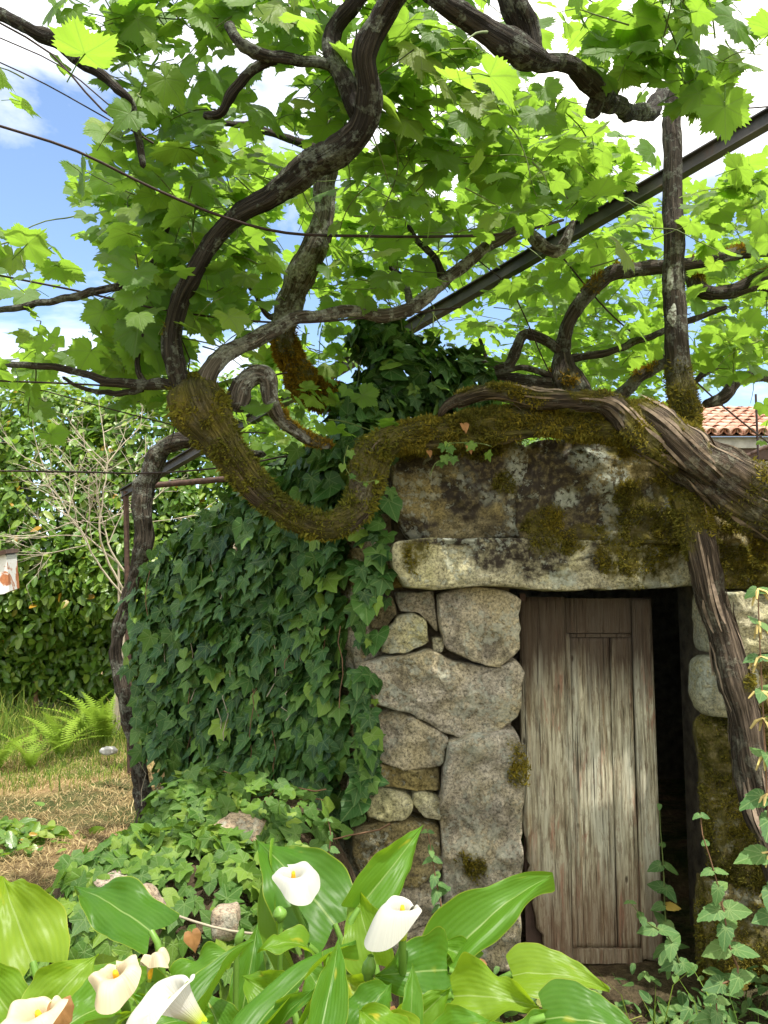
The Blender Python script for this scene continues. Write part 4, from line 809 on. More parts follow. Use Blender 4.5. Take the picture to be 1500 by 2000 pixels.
T_IVY = [polar_leaf(IVY, 0, True, d, 0.05, 5.0, fo, 0.5, s_ + 20) for s_, (d, fo) in enumerate([(0.12, 0.08), (0.2, 0.0), (0.05, 0.15)])] + [polar_leaf(IVY2, 0, True, 0.15, 0.04, 5.0, 0.1, 0.5, 24)]
T_IVY_LO = [polar_leaf(IVY, 0, False, 0.15, 0.05, 5.0, 0.08, 0, 30), polar_leaf(IVY2, 0, False, 0.15, 0.05, 5.0, 0.08, 0, 31)]
T_OVAL = [polar_leaf(OVAL, 0, False, d, 0, 1, fo, 0, s_ + 40) for s_, (d, fo) in enumerate([(0.25, 0.3), (0.1, 0.15), (0.35, 0.1)])]
T_NETTLE = [polar_leaf(NETTLE, 0.0, True, 0.2, 0.0, 1, 0.12, 0.35, 50), polar_leaf(NETTLE, 0.0, True, 0.35, 0.02, 6, 0.05, 0.35, 51)]

LEAVES = []
def leaves(parent, pos, nrm, tip, size, mat, tm, tm_lo, keep=300, var=None, part='leaf', rest='foliage', lo=True):
    pos = np.asarray(pos, float); n = len(pos)
    nrm = units(np.asarray(nrm, float)); tip = np.asarray(tip, float); tip = units(tip - nrm * np.sum(tip * nrm, 1, keepdims=True)); x = np.cross(tip, nrm)
    R = np.stack([x, tip, nrm], -1) * np.asarray(size, float)[:, None, None]
    LEAVES.append(dict(parent=parent, pos=pos, R=R, size=np.asarray(size), mat=M[mat], tm=tm, tl=tm_lo, keep=keep, var=rng.random(n) if var is None else np.asarray(var), part=part, rest=rest, ti=rng.integers(0, len(tm), n)))
def rnd_dirs(n): return units(rng.normal(0, 1, (n, 3)))

# where the sun has to get through: callas, ground ivy, the big trunk
SUNLIT = [((-0.95, 1.0, 0.75), (0.45, 1.85, 0.75), 0.85), ((-1.35, 1.75, 0.7), (-0.15, 2.8, 0.8), 0.93), ((0.85, 2.5, 2.1), (1.5, 2.95, 2.2), 0.93), ((-0.15, 2.7, 2.3), (0.15, 3.0, 2.2), 0.3), ((0.75, 1.9, 0.2), (1.5, 2.8, 0.6), 0.8), ((1.0, 2.1, 0.9), (1.5, 2.4, 1.1), 0.8), ((1.1, 1.9, 1.3), (1.45, 2.1, 1.5), 0.7), ((-5.5, 4.4, 0.0), (-1.6, 9.0, 0.0), 0.95), ((-4.5, 8.6, 2.4), (-1.5, 9.6, 2.6), 0.5)]
def blocks_sun(p):
    p = np.atleast_2d(p); r = np.zeros(len(p), bool)
    for lo, hi, pr in SUNLIT:
        lo = np.array(lo); hi = np.array(hi); z = (lo[2] + hi[2]) / 2; t = (p[:, 2] - z) / SUNV[2]; q = p - SUNV * t[:, None]
        r |= (t > 0.15) & (q[:, 0] > lo[0]) & (q[:, 0] < hi[0]) & (q[:, 1] > lo[1]) & (q[:, 1] < hi[1]) & (rng.random(len(p)) < pr)
    return r
# openings in the canopy through which the sky shows
GAPS = [[(-60, 20), (60, 60), (130, 120), (205, 190), (190, 300), (130, 350), (150, 420), (120, 460), (60, 400), (-60, 380)],
        [(140, 455), (205, 470), (215, 560), (150, 560), (110, 520)], [(-60, 560), (60, 615), (-60, 700)], [(60, 600), (190, 590), (210, 640), (170, 668), (90, 650)],
        [(1062, 40), (1098, 50), (1105, 90), (1140, 150), (1175, 200), (1292, 235), (1292, 290), (1235, 285), (1165, 235), (1095, 205), (1060, 150)],
        [(1480, 90), (1560, 90), (1560, 260), (1440, 320), (1338, 380), (1336, 225), (1420, 240)], [(535, 395), (600, 380), (606, 470), (560, 520), (535, 480)], [(575, 640), (640, 560), (650, 600), (620, 680)],
        [(630, 555), (665, 480), (640, 470), (625, 520)], [(1160, 240), (1180, 290), (1210, 260)], [(1390, 760), (1520, 745), (1520, 790), (1380, 800)], [(925, 570), (1010, 590), (1000, 640), (950, 620)]]
CLEAR = [([(335, 700), (337, 640), (355, 580), (388, 520), (420, 465), (480, 412), (540, 368), (595, 325), (650, 290), (700, 245)], 34, 2.45),
         ([(555, 690), (560, 622), (590, 530), (632, 425), (632, 350)], 44, 3.35), ([(440, 690), (530, 645), (640, 612), (765, 614), (870, 548), (1000, 455), (1080, 490)], 26, 3.15),
         ([(930, 45), (1030, 110), (1130, 140), (1200, 200), (1275, 218)], 30, 2.6), ([(1312, 240), (1314, 540), (1330, 800)], 34, 3.35), ([(1110, 632), (1190, 541), (1310, 518)], 20, 3.7), ([(800, 628), (1000, 518), (1300, 350), (1500, 235)], 27, 4.6),
         ([(0, 712), (150, 726), (280, 752)], 14, 2.65), ([(0, 605), (200, 566)], 14, 2.65), ([(0, 25), (120, 90), (150, 118)], 20, 2.1), ([(700, 150), (745, 40)], 26, 2.1), ([(560, 114), (440, 220)], 16, 2.1)]
def hides_limb(x, y, Y):
    for pl, w, Yl in CLEAR:
        if Y > Yl: continue
        for (x1, y1), (x2, y2) in zip(pl[:-1], pl[1:]):
            t = max(0, min(1, ((x - x1) * (x2 - x1) + (y - y1) * (y2 - y1)) / ((x2 - x1) ** 2 + (y2 - y1) ** 2)))
            if math.hypot(x - x1 - t * (x2 - x1), y - y1 - t * (y2 - y1)) < w: return rnd.random() < 0.95
    return False
def in_gap(px, py):
    j = 14 * vnoise(np.stack([px / 30, py / 30, px * 0], -1), 2); k = 14 * vnoise(np.stack([px / 30, py / 30, px * 0 + 5], -1), 3); r = np.zeros(np.shape(px), bool)
    for g_ in GAPS: r |= in_poly(g_, px + j, py + k)
    return r
VL = {k: dict(p=[], n=[], t=[], s=[]) for k in ('V1', 'V2', 'V3', 'V4')}
VT = dict(V1=V1, V2=V2, V3=V3, V4=V4); SHOOTS = []
def shoots(v, poly, Y0, Y1, n, size, hang=0.5, gap=True, face=0.0, sp=0.62):
    poly = [tuple(q) for q in poly]; bx = np.array(poly, float); cnt = 0; tries = 0; D = VL[v]
    while cnt < n and tries < n * 3:
        tries += 1; x = rnd.uniform(bx[:, 0].min(), bx[:, 0].max()); y = rnd.uniform(bx[:, 1].min(), bx[:, 1].max())
        if not in_poly(poly, np.array([x]), np.array([y]))[0]: continue
        p = P(x, y, rnd.uniform(Y0, Y1)); d = unit([rnd.gauss(0, 1), rnd.gauss(0, 0.7), rnd.uniform(-0.9, 0.45) if rnd.random() < hang else rnd.uniform(-0.2, 0.7)])
        path = [p]; L = []; used = []
        for k in range(rnd.randint(4, 8)):
            sz = size * rnd.uniform(0.58, 1.25) * (1 - 0.06 * k); p = p + d * sz * sp; d = unit(d + np.array([rnd.gauss(0, 0.18), rnd.gauss(0, 0.18), rnd.gauss(-0.08, 0.14)])); path.append(p)
            side = unit(np.cross(d, rnd_dirs(1)[0])); q = p + side * sz * rnd.uniform(0.3, 0.7); qx, qy, qz = proj(q)
            if qz < 0.6: continue
            if gap and in_gap(np.array([qx]), np.array([qy]))[0]: continue
            if not in_poly(poly, np.array([qx]), np.array([qy]))[0] and rnd.random() < 0.75: continue
            if blocks_sun(q)[0] or hides_limb(float(qx), float(qy), q[1]): continue
            nn = unit(SUNV * rnd.uniform(0.3, 1.0) + rnd_dirs(1)[0] * 0.62 + np.array([0, -face, 0.15])); tt = unit(side * 0.5 + np.array([0, 0, -0.75]) + rnd_dirs(1)[0] * 0.5)
            L.append((q, nn, tt, sz)); used.append(len(path) - 1)
        if len(L) < 2: continue
        for q, nn, tt, sz in L: D['p'].append(q); D['n'].append(nn); D['t'].append(tt); D['s'].append(sz * 0.62)
        cnt += len(L)
        if used[-1] - used[0] >= 2 and rnd.random() < 0.6: SHOOTS.append((v, np.array(path[used[0]:used[-1] + 1]), size))
# (owner, photo outline, nearest and farthest distance, leaves, leaf length)
shoots('V1', [(120, -60), (620, -60), (600, 260), (500, 330), (205, 330), (140, 200)], 1.6, 2.4, 230, 0.15, 0.5, face=0.3)
shoots('V1', [(560, -60), (1060, -60), (1000, 110), (900, 200), (620, 270), (560, 120)], 1.7, 2.5, 190, 0.15, 0.5, face=0.25)
shoots('V1', [(600, 130), (1040, 130), (960, 330), (640, 340)], 2.0, 3.0, 150, 0.15, 0.5, face=0.2)
shoots('V1', [(115, 360), (185, 250), (520, 290), (540, 450), (430, 700), (330, 700), (300, 620), (205, 640), (150, 450)], 2.2, 3.2, 270, 0.15, 0.6, face=0.25)
shoots('V1', [(215, 620), (340, 600), (335, 760), (300, 850), (228, 840), (200, 720)], 2.4, 3.0, 46, 0.15, 0.8, face=0.35)
shoots('V1', [(-80, 400), (130, 400), (140, 520), (40, 540), (-80, 520)], 1.9, 2.3, 14, 0.13, 0.4)
shoots('V1', [(115, 330), (420, 300), (560, 420), (430, 640), (215, 640), (150, 450)], 3.2, 4.6, 220, 0.15, 0.5)
shoots('V1', [(-80, 530), (150, 560), (330, 590), (310, 740), (120, 700), (-80, 690)], 2.6, 3.3, 74, 0.15, 0.5)
shoots('V1', [(-80, 680), (90, 690), (80, 830), (-80, 830)], 2.4, 2.9, 16, 0.15, 0.6)
shoots('V1', [(70, 130), (140, 150), (130, 215), (80, 210)], 2.0, 2.1, 7, 0.12, 0.3, gap=False)
shoots('V1', [(1100, -60), (1480, -60), (1470, 140), (1420, 235), (1330, 240), (1220, 160), (1150, 180), (1120, 100)], 2.0, 2.5, 130, 0.155, 0.5, face=0.3)
shoots('V2', [(430, 320), (640, 300), (1000, 300), (960, 560), (700, 600), (540, 640), (420, 560)], 2.6, 3.8, 300, 0.15, 0.5)
shoots('V2', [(480, 560), (640, 560), (900, 560), (880, 650), (640, 730), (480, 700)], 3.5, 4.6, 150, 0.14, 0.5)
shoots('V2', [(560, 760), (700, 680), (720, 860), (600, 850)], 3.0, 3.6, 26, 0.12, 0.6)
shoots('V3', [(900, 250), (1050, 190), (1180, 230), (1290, 330), (1290, 480), (1150, 520), (950, 560)], 2.6, 4.2, 290, 0.15, 0.5)
shoots('V3', [(930, 480), (1300, 440), (1300, 770), (1150, 770), (960, 700), (900, 600)], 3.8, 5.6, 380, 0.15, 0.5)
shoots('V3', [(1000, 190), (1120, 215), (1295, 290), (1295, 430), (1000, 420)], 2.8, 4.4, 130, 0.15, 0.5)
shoots('V3', [(1345, 230), (1540, 300), (1540, 420), (1345, 420)], 3.7, 4.8, 50, 0.15, 0.5)
shoots('V3', [(1345, 350), (1540, 290), (1540, 480), (1345, 500)], 2.8, 4.2, 90, 0.15, 0.5)
shoots('V3', [(1345, 480), (1540, 460), (1540, 740), (1400, 740), (1345, 700)], 3.6, 5.4, 260, 0.15, 0.6)
shoots('V3', [(860, 600), (1320, 600), (1320, 800), (1000, 800), (900, 720)], 5.0, 7.5, 620, 0.15, 0.5)
shoots('V3', [(880, 380), (1300, 330), (1300, 640), (900, 650)], 4.2, 6.0, 330, 0.15, 0.5)
shoots('V2', [(430, 300), (900, 250), (900, 520), (430, 560)], 3.6, 5.0, 230, 0.15, 0.5)
shoots('V3', [(1345, 420), (1540, 380), (1540, 760), (1345, 760)], 5.0, 7.0, 240, 0.15, 0.5)
shoots('V4', [(240, 790), (560, 760), (640, 880), (520, 960), (300, 950)], 4.9, 6.6, 150, 0.15, 0.6)
shoots('V4', [(330, 700), (560, 700), (560, 800), (330, 800)], 5.2, 6.6, 110, 0.15, 0.6)
# the pergola goes on overhead and to both sides, outside the picture
shoots('V1', [(-900, -1500), (2300, -1500), (2300, -90), (-900, -90)], 0.9, 1.9, 130, 0.15, 0.3)
shoots('V3', [(1560, -400), (2900, -400), (2900, 700), (1560, 700)], 2.2, 4.6, 170, 0.15, 0.4)
shoots('V4', [(-1300, 100), (-120, 100), (-120, 760), (-1300, 760)], 2.4, 4.0, 90, 0.15, 0.4)
for v, D in VL.items(): leaves(VT[v], D['p'], D['n'], D['t'], D['s'], 'vine_leaf', T_VINE, T_VINE_LO, 300 if v in ('V1',) else 220)
for v, path, size in SHOOTS:
    if len(path) < 3: continue
    s = spline(np.column_stack([path, np.linspace(0.003, 0.0013, len(path))]), 0.07); V, F = tube(s[:, :3], s[:, 3], 4); px_, py_, pz_ = proj(path)
    if np.all((px_ < -50) | (px_ > 1550) | (py_ < -50) | (pz_ < 0)): continue
    mk('shoot', V, F, M['shoot'], VT[v])

# ------------------------------------------------------------------ ivy
IVYW = thing('ivy', 'dense dark green ivy curtain covering the hut wall left of the stones', 'ivy', tuple((WA + WB) / 2))
EDGE = [(292, 1190), (306, 1130), (345, 1070), (420, 1020), (500, 985), (570, 930), (650, 870), (770, 880), (768, 1010), (752, 1100), (742, 1200), (728, 1290), (735, 1400), (722, 1490), (690, 1600), (600, 1640), (480, 1570), (390, 1560), (335, 1500), (318, 1420), (298, 1300)]
p_ = [];
for _ in range(6800):
    x, y = rnd.uniform(225, 790), rnd.uniform(860, 1660); j = 16 * rnd.uniform(-1, 1)
    if in_poly(EDGE, np.array([x + j]), np.array([y + 12 * rnd.uniform(-1, 1)]))[0]:
        if x < 700: q = ray_plane(x, y, WA, WN); nn = WN
        else: q = ray_plane(x, y, [0, YW, 0], np.array([0, -1.0, 0])); nn = np.array([0, -1.0, 0])
        p_.append((*q, *nn))
p_ = np.array(p_); dep = np.hypot(p_[:, 0], p_[:, 1]); p_ = p_[rng.random(len(p_)) < np.clip((dep / 4.3) ** 2 * 1.0, 0.66, 1)]
# a few gaps where stone shows through
gapn = fbm(p_[:, :3] * 3.2, 3, 55); p_ = p_[~((gapn > 0.36) & (rng.random(len(p_)) < 0.75))]
n = len(p_); lump = 0.10 + 0.09 * fbm(p_[:, :3] * 3.0, 3, 8); dpt = rng.random(n)
pos = p_[:, :3] + p_[:, 3:] * (0.03 + lump * dpt + 0.03)[:, None]
nn = units(p_[:, 3:] + rng.normal(0, 0.40, (n, 3)) + np.array([0, 0, 0.42])); tt = np.array([0, 0, -1.0]) + rng.normal(0, 0.38, (n, 3))
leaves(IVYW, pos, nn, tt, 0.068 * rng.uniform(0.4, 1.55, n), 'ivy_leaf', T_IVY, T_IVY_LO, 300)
for k in range(26):                                                            # dry trailing stems
    x, y = rnd.uniform(320, 720), rnd.uniform(1050, 1420); q = ray_plane(x, y, WA, WN) + WN * 0.13; L_n = rnd.uniform(0.12, 0.4)
    pts = [q + np.array([rnd.gauss(0, 0.012), 0, -L_n * t]) + WN * rnd.gauss(0, 0.008) for t in np.linspace(0, 1, 6)]
    V, F = tube(np.array(pts), 0.0022, 4); mk('stem', V, F, M['twig'] if k % 2 else M['brown_twig'], IVYW)

IVYR = thing('ivy', 'bushy ivy clump piled on the hut roof behind the mossy trunk', 'ivy', tuple(P(800, 820, 3.45)))
def blob_leaves(parent, ells, n, size, mat, tm, tl, keep, up=0.5, shell=0.6, zmin=-9, tipd=(0, 0, -0.7), nj=0.5, ok=None, part='leaf'):
    P_, N_ = [], []
    w = np.array([e[3] * e[4] + e[4] * e[5] + e[3] * e[5] for e in ells]); w = w / w.sum()
    for e, ww in zip(ells, w):
        m = int(n * ww); d = rnd_dirs(m); r = shell + (1 - shell) * rng.random(m) ** 0.6; q = d * np.array(e[3:6]); lum = 1 + 0.22 * fbm(q * 1.9 / max(e[3:6]) * 2 + e[0], 3, 4)
        P_.append(np.array(e[:3]) + q * (r * lum)[:, None]); N_.append(units(d / np.array(e[3:6])))
    P_ = np.vstack(P_); N_ = np.vstack(N_); k = P_[:, 2] > zmin
    if ok is not None: k &= ok(P_)
    P_, N_ = P_[k], N_[k]; m = len(P_)
    nn = units(N_ + np.array([0, 0, up]) + rng.normal(0, nj, (m, 3))); tt = np.array(tipd) + N_ * 0.5 + rng.normal(0, 0.5, (m, 3))
    leaves(parent, P_, nn, tt, size * rng.uniform(0.6, 1.35, m), mat, tm, tl, keep, part=part); return P_
c1 = P(800, 745, 3.45); c2 = P(720, 800, 3.35); c3 = P(900, 750, 3.5); c4 = P(690, 690, 3.45)
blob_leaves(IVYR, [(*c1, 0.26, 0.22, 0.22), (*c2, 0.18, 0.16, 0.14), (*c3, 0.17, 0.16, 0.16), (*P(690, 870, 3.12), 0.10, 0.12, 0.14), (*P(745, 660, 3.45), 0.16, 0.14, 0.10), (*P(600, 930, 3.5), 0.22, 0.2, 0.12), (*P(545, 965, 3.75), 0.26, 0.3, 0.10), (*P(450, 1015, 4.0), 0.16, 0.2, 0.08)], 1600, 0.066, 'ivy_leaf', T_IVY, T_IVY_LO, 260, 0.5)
for k in range(9):                                                             # upright shoots of the clump
    a = P(rnd.uniform(680, 880), rnd.uniform(640, 760), 3.4); V, F = tube(np.array([a, a + [rnd.gauss(0, .03), 0, 0.1], a + [rnd.gauss(0, .07), 0, 0.2]]), 0.003, 4); mk('stem', V, F, M['shoot'], IVYR)
def sprig(pxs, Y, sizes, label):
    t = thing('ivy_sprig', label, 'ivy', tuple(P(*pxs[0], Y))); pts = np.array([P(x, y, Y) for x, y in pxs]); s = spline(pts, 0.02); V, F = tube(s, 0.0018, 5); mk('stem', V, F, M['shoot'], t)
    m = len(s); idx = np.linspace(m // 4, m - 1, len(sizes)).astype(int)
    leaves(t, s[idx] + rng.normal(0, 0.012, (len(idx), 3)), np.array([0, -1, 0.4]) + rng.normal(0, 0.35, (len(idx), 3)), np.array([0, 0, -1]) + rng.normal(0, 0.5, (len(idx), 3)), sizes, 'ground_ivy_leaf', T_IVY, T_IVY_LO, 60)
sprig([(680, 870), (672, 905), (690, 935), (712, 942), (732, 938)], 2.75, [0.03, 0.026, 0.024, 0.018, 0.014], 'small bright ivy sprig with a curling tip in front of the trunk bend')
sprig([(840, 930), (850, 905), (880, 890), (870, 868), (930, 865), (960, 872)], 2.8, [0.035] * 9, 'light green ivy sprig under the mossy trunk beside the dry leaves')

GIV = thing('ground_ivy', 'sunlit light green ivy creeping over the rubble mound behind the lilies', 'ivy', (-0.6, 2.3, 0.4))
GP = [(120, 1725), (195, 1660), (290, 1590), (310, 1500), (400, 1470), (480, 1520), (600, 1560), (650, 1610), (620, 1700), (560, 1760), (520, 1900), (380, 1960), (200, 1990), (60, 1960), (-60, 1990), (-60, 1880), (50, 1830)]
x = rng.uniform(-1.75, 0.2, 9000); y = rng.uniform(1.3, 3.25, 9000); z = ground_z(x, y) + 0.03 + 0.10 * rng.random(9000) * (0.6 + 0.5 * vnoise(np.stack([x * 5, y * 5, x * 0], -1), 4)); q = np.stack([x, y, z], -1)
qx, qy, _ = proj(q); k = in_poly(GP, qx + rng.normal(0, 18, 9000), qy + rng.normal(0, 14, 9000)) & ~((fbm(q * 4.0, 3, 91) > 0.25) & (rng.random(9000) < 0.6)); q = q[k]; q = q[:2700]
e = 0.05; nx_ = -(ground_z(q[:, 0] + e, q[:, 1]) - ground_z(q[:, 0] - e, q[:, 1])) / (2 * e); ny_ = -(ground_z(q[:, 0], q[:, 1] + e) - ground_z(q[:, 0], q[:, 1] - e)) / (2 * e)
gn = units(np.stack([nx_, ny_, np.ones(len(q))], -1)); nn = gn + rng.normal(0, 0.42, gn.shape) + np.array([0.1, -0.25, 0.1]); tt = np.stack([nx_, ny_, np.zeros(len(q)) - 0.5], -1) + rng.normal(0, 0.8, gn.shape)
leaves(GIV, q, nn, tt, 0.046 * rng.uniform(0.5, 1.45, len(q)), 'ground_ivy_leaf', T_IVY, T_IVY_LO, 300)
for k in range(16):
    a = q[rnd.randrange(len(q))] + [0, 0, 0.0]; d = unit([rnd.gauss(0, 1), rnd.gauss(0, 0.5), rnd.gauss(0, 0.25)]); pts = []
    for t in np.linspace(0, rnd.uniform(0.15, 0.4), 7):
        b = a + d * t + rng.normal(0, 0.006, 3); b[2] = max(b[2], ground_z(b[0], b[1]) + 0.02); pts.append(b)
    V, F = tube(np.array(pts), 0.0028, 4); mk('stem', V, F, M['brown_twig'], GIV)
V, F = tube(spline(np.array([P(235, 1742, 1.95), P(300, 1770, 1.9), P(380, 1800, 1.86), P(450, 1818, 1.84), P(515, 1825, 1.84)]), 0.03), 0.003, 5)
tag(mk('dead_stalk', V, F, M['twig'], loc=V[0]), 'long bare brown stalk slanting across the ground ivy above the lilies', 'stalk')

def rock(px, py, Y, sx_, sy_, sz_, label, mat='rock', seed=1, name='rock', group=None):
    c = P(px, py, Y); import_ = []; n1, n2 = 20, 13
    th = np.linspace(0, np.pi, n2)[:, None]; ph = np.linspace(0, 2 * np.pi, n1, endpoint=False)[None]
    d = np.stack([np.sin(th) * np.cos(ph), np.sin(th) * np.sin(ph), np.cos(th) + 0 * ph], -1); r = 1 + 0.32 * fbm(d * 1.6 + seed * 7, 3, seed) + 0.07 * fbm(d * 6 + seed, 3, seed)
    d = np.sign(d) * np.abs(d) ** 0.75; V = (d * r[..., None] * np.array([sx_, sy_, sz_])).reshape(-1, 3) + c
    i = np.arange(n2 - 1)[:, None] * n1; j = np.arange(n1)[None]; k = (j + 1) % n1; F = np.stack([i + j, i + n1 + j, i + n1 + k, i + k], -1).reshape(-1, 4)
    o = mk(name, V, F, M[mat], loc=c, attrs={'moss': np.zeros(len(V))}); SOLID.append(V); return tag(o, label, 'rock', group)
rock(470, 1622, 2.6, 0.09, 0.09, 0.055, 'pinkish rock at the top of the ivy mound beside the dark wall ivy', seed=3)
rock(285, 1790, 2.0, 0.045, 0.045, 0.065, 'tall pale rock showing through the ground ivy above the long bare stalk', seed=5)
rock(232, 1720, 2.15, 0.07, 0.07, 0.03, 'flat pale rock low at the left of the ivy mound', seed=6)
rock(440, 1800, 2.0, 0.035, 0.04, 0.04, 'small sunlit rock half hidden by ivy behind the lily leaves', seed=8)
rock(590, 1610, 2.85, 0.08, 0.08, 0.06, 'shaded rock at the foot of the wall ivy', seed=9)
rock(213, 1466, 6.9, 0.07, 0.05, 0.035, 'white stone lying in the sunny grass', 'white_stone', 4, 'white_stone')

# ================================================================== CALLA LILIES
def blade(parent, base, tip, hw, Yb, Yt, nh=(0.05, -0.75, 0.65), arch=0.08, fold=0.35, wave=0.10, lobe=0.16, wk=9.0, stem=True, roll=0.0, droop=0.1, name='leaf', curl=0.0, stemx=None):
    a = P(*base, Yb); b = P(*tip, Yt); L = np.linalg.norm(b - a); d = (b - a) / L; n = np.array(nh, float); n = unit(n - d * np.dot(n, d)); s = np.cross(d, n); hw = hw * (Yb + Yt) * 0.5 / FPX
    if roll: s, n = s * math.cos(roll) + n * math.sin(roll), n * math.cos(roll) - s * math.sin(roll)
    nv, nu = 26, 17; v = np.linspace(0, 1, nv)[:, None]; u = np.linspace(-1, 1, nu)[None]; sd = rnd.uniform(0, 6)
    wv = np.interp(v, [0, .1, .2, .3, .42, .55, .68, .8, .88, .94, 1], [.74, .93, 1, .985, .90, .76, .57, .36, .2, .085, .012])
    au = np.abs(u); W = wv * hw
    back = lobe * L * np.clip(1 - v / 0.45, 0, 1) ** 1.5 * au ** 1.25 * (1 - 0.25 * au ** 4)
    wavez = 2.1 * wave * au ** 2.2 * np.sin(wk * v + sd + np.where(u > 0, 1.7, 0)) + 0.3 * wave * au ** 3 * np.sin(2.3 * wk * v + sd * 2 + np.where(u > 0, 3, 0)) + 0.012 * fbm(np.stack([u * 3 + sd + 0 * v, v * 6 + 0 * u, 0 * u * v], -1), 3, 4) / 0.05 * 0.4
    zz = fold * au ** 1.25 * W + wavez * hw + arch * L * 4 * v * (1 - v) - droop * L * v ** 2.6 - curl * hw * np.clip(u * np.sign(curl), 0, 1) ** 3 * np.sign(curl)
    W = W * (1 + (0.06 * np.sin(13 * v + sd + np.where(u > 0, 2, 0)) + 0.035 * np.sin(29 * v + sd * 3 + np.where(u > 0, 1, 0))) * au ** 3)
    x = u * W * math.cos(0.25) * (1 - 0.25 * abs(fold) * au)
    V = a + d * (v * L - back)[..., None] + s * x[..., None] + n * zz[..., None]
    i = np.arange(nv - 1)[:, None] * nu; j = np.arange(nu - 1)[None]; F = np.stack([i + j, i + j + 1, i + nu + j + 1, i + nu + j], -1).reshape(-1, 4)
    uv = np.stack([u * 0.5 + 0.5 + 0 * v, v + 0 * u], -1).reshape(-1, 2); Vf = V.reshape(-1, 3)
    o = mk(name, Vf, F, M['calla_leaf'], parent, uv=uv, attrs={'var': np.full(len(Vf), 0.0)}); o.modifiers.new('s', 'SUBSURF').levels = 0; o.modifiers['s'].render_levels = 1; SOLID.append(Vf)
    if stem:
        r0 = off(parent); g0 = np.array([a[0] * 0.6 + r0[0] * 0.4, a[1] + 0.05, 0]); g0[2] = ground_z(g0[0], g0[1])
        c_ = spline(np.array([a + n * 0.004, a - d * 0.05 * 0.6 + [0, 0, -0.05], (a + g0) / 2 + [0.0, 0.03, 0], g0]), 0.06); V, F = tube(c_, np.linspace(0.006, 0.011, len(c_)), 8); mk('petiole', V, F, M['petiole'], o)
    return o
def flower(parent, foot, axis, tipdir, R, Lt, mat='spathe', Ll=None, stalk=None, openx=1.0, label=None, wilt=0.0, Y=1.4, flare=2.4, droop=0.0):
    """funnel spathe: foot at a photo point, axis and tip direction in world space"""
    a = P(*foot, Y); ax = unit(axis); tp = np.array(tipdir, float); tp = unit(tp - ax * np.dot(tp, ax)); sd_ = np.cross(ax, tp)
    nv, nu = 22, 40; v = np.linspace(0, 1, nv)[:, None]; u = np.linspace(-np.pi, np.pi, nu)[None]
    front = 0.5 + 0.5 * np.cos(u)                                                # 1 on the pointed side
    Ht = Lt * (0.62 + 0.38 * front ** 0.8); r = R * (0.10 + 0.22 * v + 0.68 * v ** flare * (0.62 + 0.38 * front)) * openx
    pt = front ** 7 * v ** 5 * R * 0.75                                          # pointed lip
    curl = -v ** 7 * Lt * (0.16 + 0.26 * front ** 2)                             # lip turns over
    curl = curl - droop * Lt * v ** 4 * front ** 1.5
    lap = np.where(np.abs(u) > 2.3, (np.abs(u) - 2.3) / 0.84, 0) * np.sign(u) * 0.10 * R
    h = v * Ht + curl; rr = r + pt + lap
    w = wilt * (np.sin(5 * u + 3 * v) * 0.16 + np.sin(11 * u + 1) * 0.06 + 0.5 * fbm(np.stack([np.cos(u) * 2 + 0 * v, np.sin(u) * 2 + 0 * v, v * 3 + 0 * u], -1), 3, 6)) * v ** 2
    rr = rr * (1 + w + 0.03 * np.sin(3 * u + 1) * v ** 3); h = h * (1 + 0.5 * w) - wilt * v ** 4 * Lt * 0.25
    V = a + ax * h[..., None] + tp * (rr * np.cos(u))[..., None] + sd_ * (rr * np.sin(u))[..., None]
    i = np.arange(nv - 1)[:, None] * nu; j = np.arange(nu - 1)[None]; F = np.stack([i + j, i + j + 1, i + nu + j + 1, i + nu + j], -1).reshape(-1, 4)
    uv = np.stack([(u + np.pi) / (2 * np.pi) + 0 * v, v + 0 * u], -1).reshape(-1, 2)
    f = bpy.data.objects.new('flower', None); link(f); f.parent = parent; f.location = a - off(parent); OFF[f.name] = a
    if label: f['label'] = label
    o = mk('spathe', V.reshape(-1, 3), F, M[mat], f, uv=uv); o.modifiers.new('s', 'SUBSURF').render_levels = 1; SOLID.append(V.reshape(-1, 3))
    cs = [a + ax * Lt * t for t in (0.12, 0.2, 0.34, 0.46, 0.51, 0.52)]; V2_, F2 = tube(np.array(cs), [0.003, 0.0042, 0.0048, 0.0042, 0.003, 0.0006], 10); mk('spadix', V2_, F2, M['spadix'], f)
    if stalk is not None:
        b = P(*stalk, Y + 0.03); g0 = np.array([b[0], b[1] + 0.03, 0]); g0[2] = ground_z(g0[0], g0[1]); c_ = spline(np.array([a + ax * 0.006, a - ax * 0.03, b, (b + g0) / 2, g0]), 0.03)
        V3_, F3 = tube(c_, np.linspace(0.0065, 0.009, len(c_)), 10); mk('stalk', V3_, F3, M['petiole'], f)
    return f
def calla(label, x, y): return thing('calla_lily', label, 'calla lily', (x, y, float(ground_z(x, y))), 'calla lilies')
CA = calla('leftmost calla lily with a big upright yellow-edged leaf and one cut-off cream flower', -0.72, 1.45)
CB = calla('calla lily with two wilted cream flowers and a broad white one, left of the middle', -0.42, 1.4)
CC = calla('tall calla lily in the middle with a small white flower before a broad ribbed leaf', -0.1, 1.65)
CD = calla('calla lily with the large drooping white flower in front of the stone jamb', 0.03, 1.5)
CE = calla('flowerless calla lily with a long leaf pointing at the door and holed broad leaves', 0.2, 1.45)
blade(CA, (66, 1880), (0, 1705), 82, 1.42, 1.52, (0.25, -0.9, 0.3), 0.05, 0.25, 0.16, 0.30, 8)
blade(CA, (75, 1990), (190, 1860), 60, 1.3, 1.36, (0.3, -0.5, 0.8), 0.05, 0.3, 0.12)
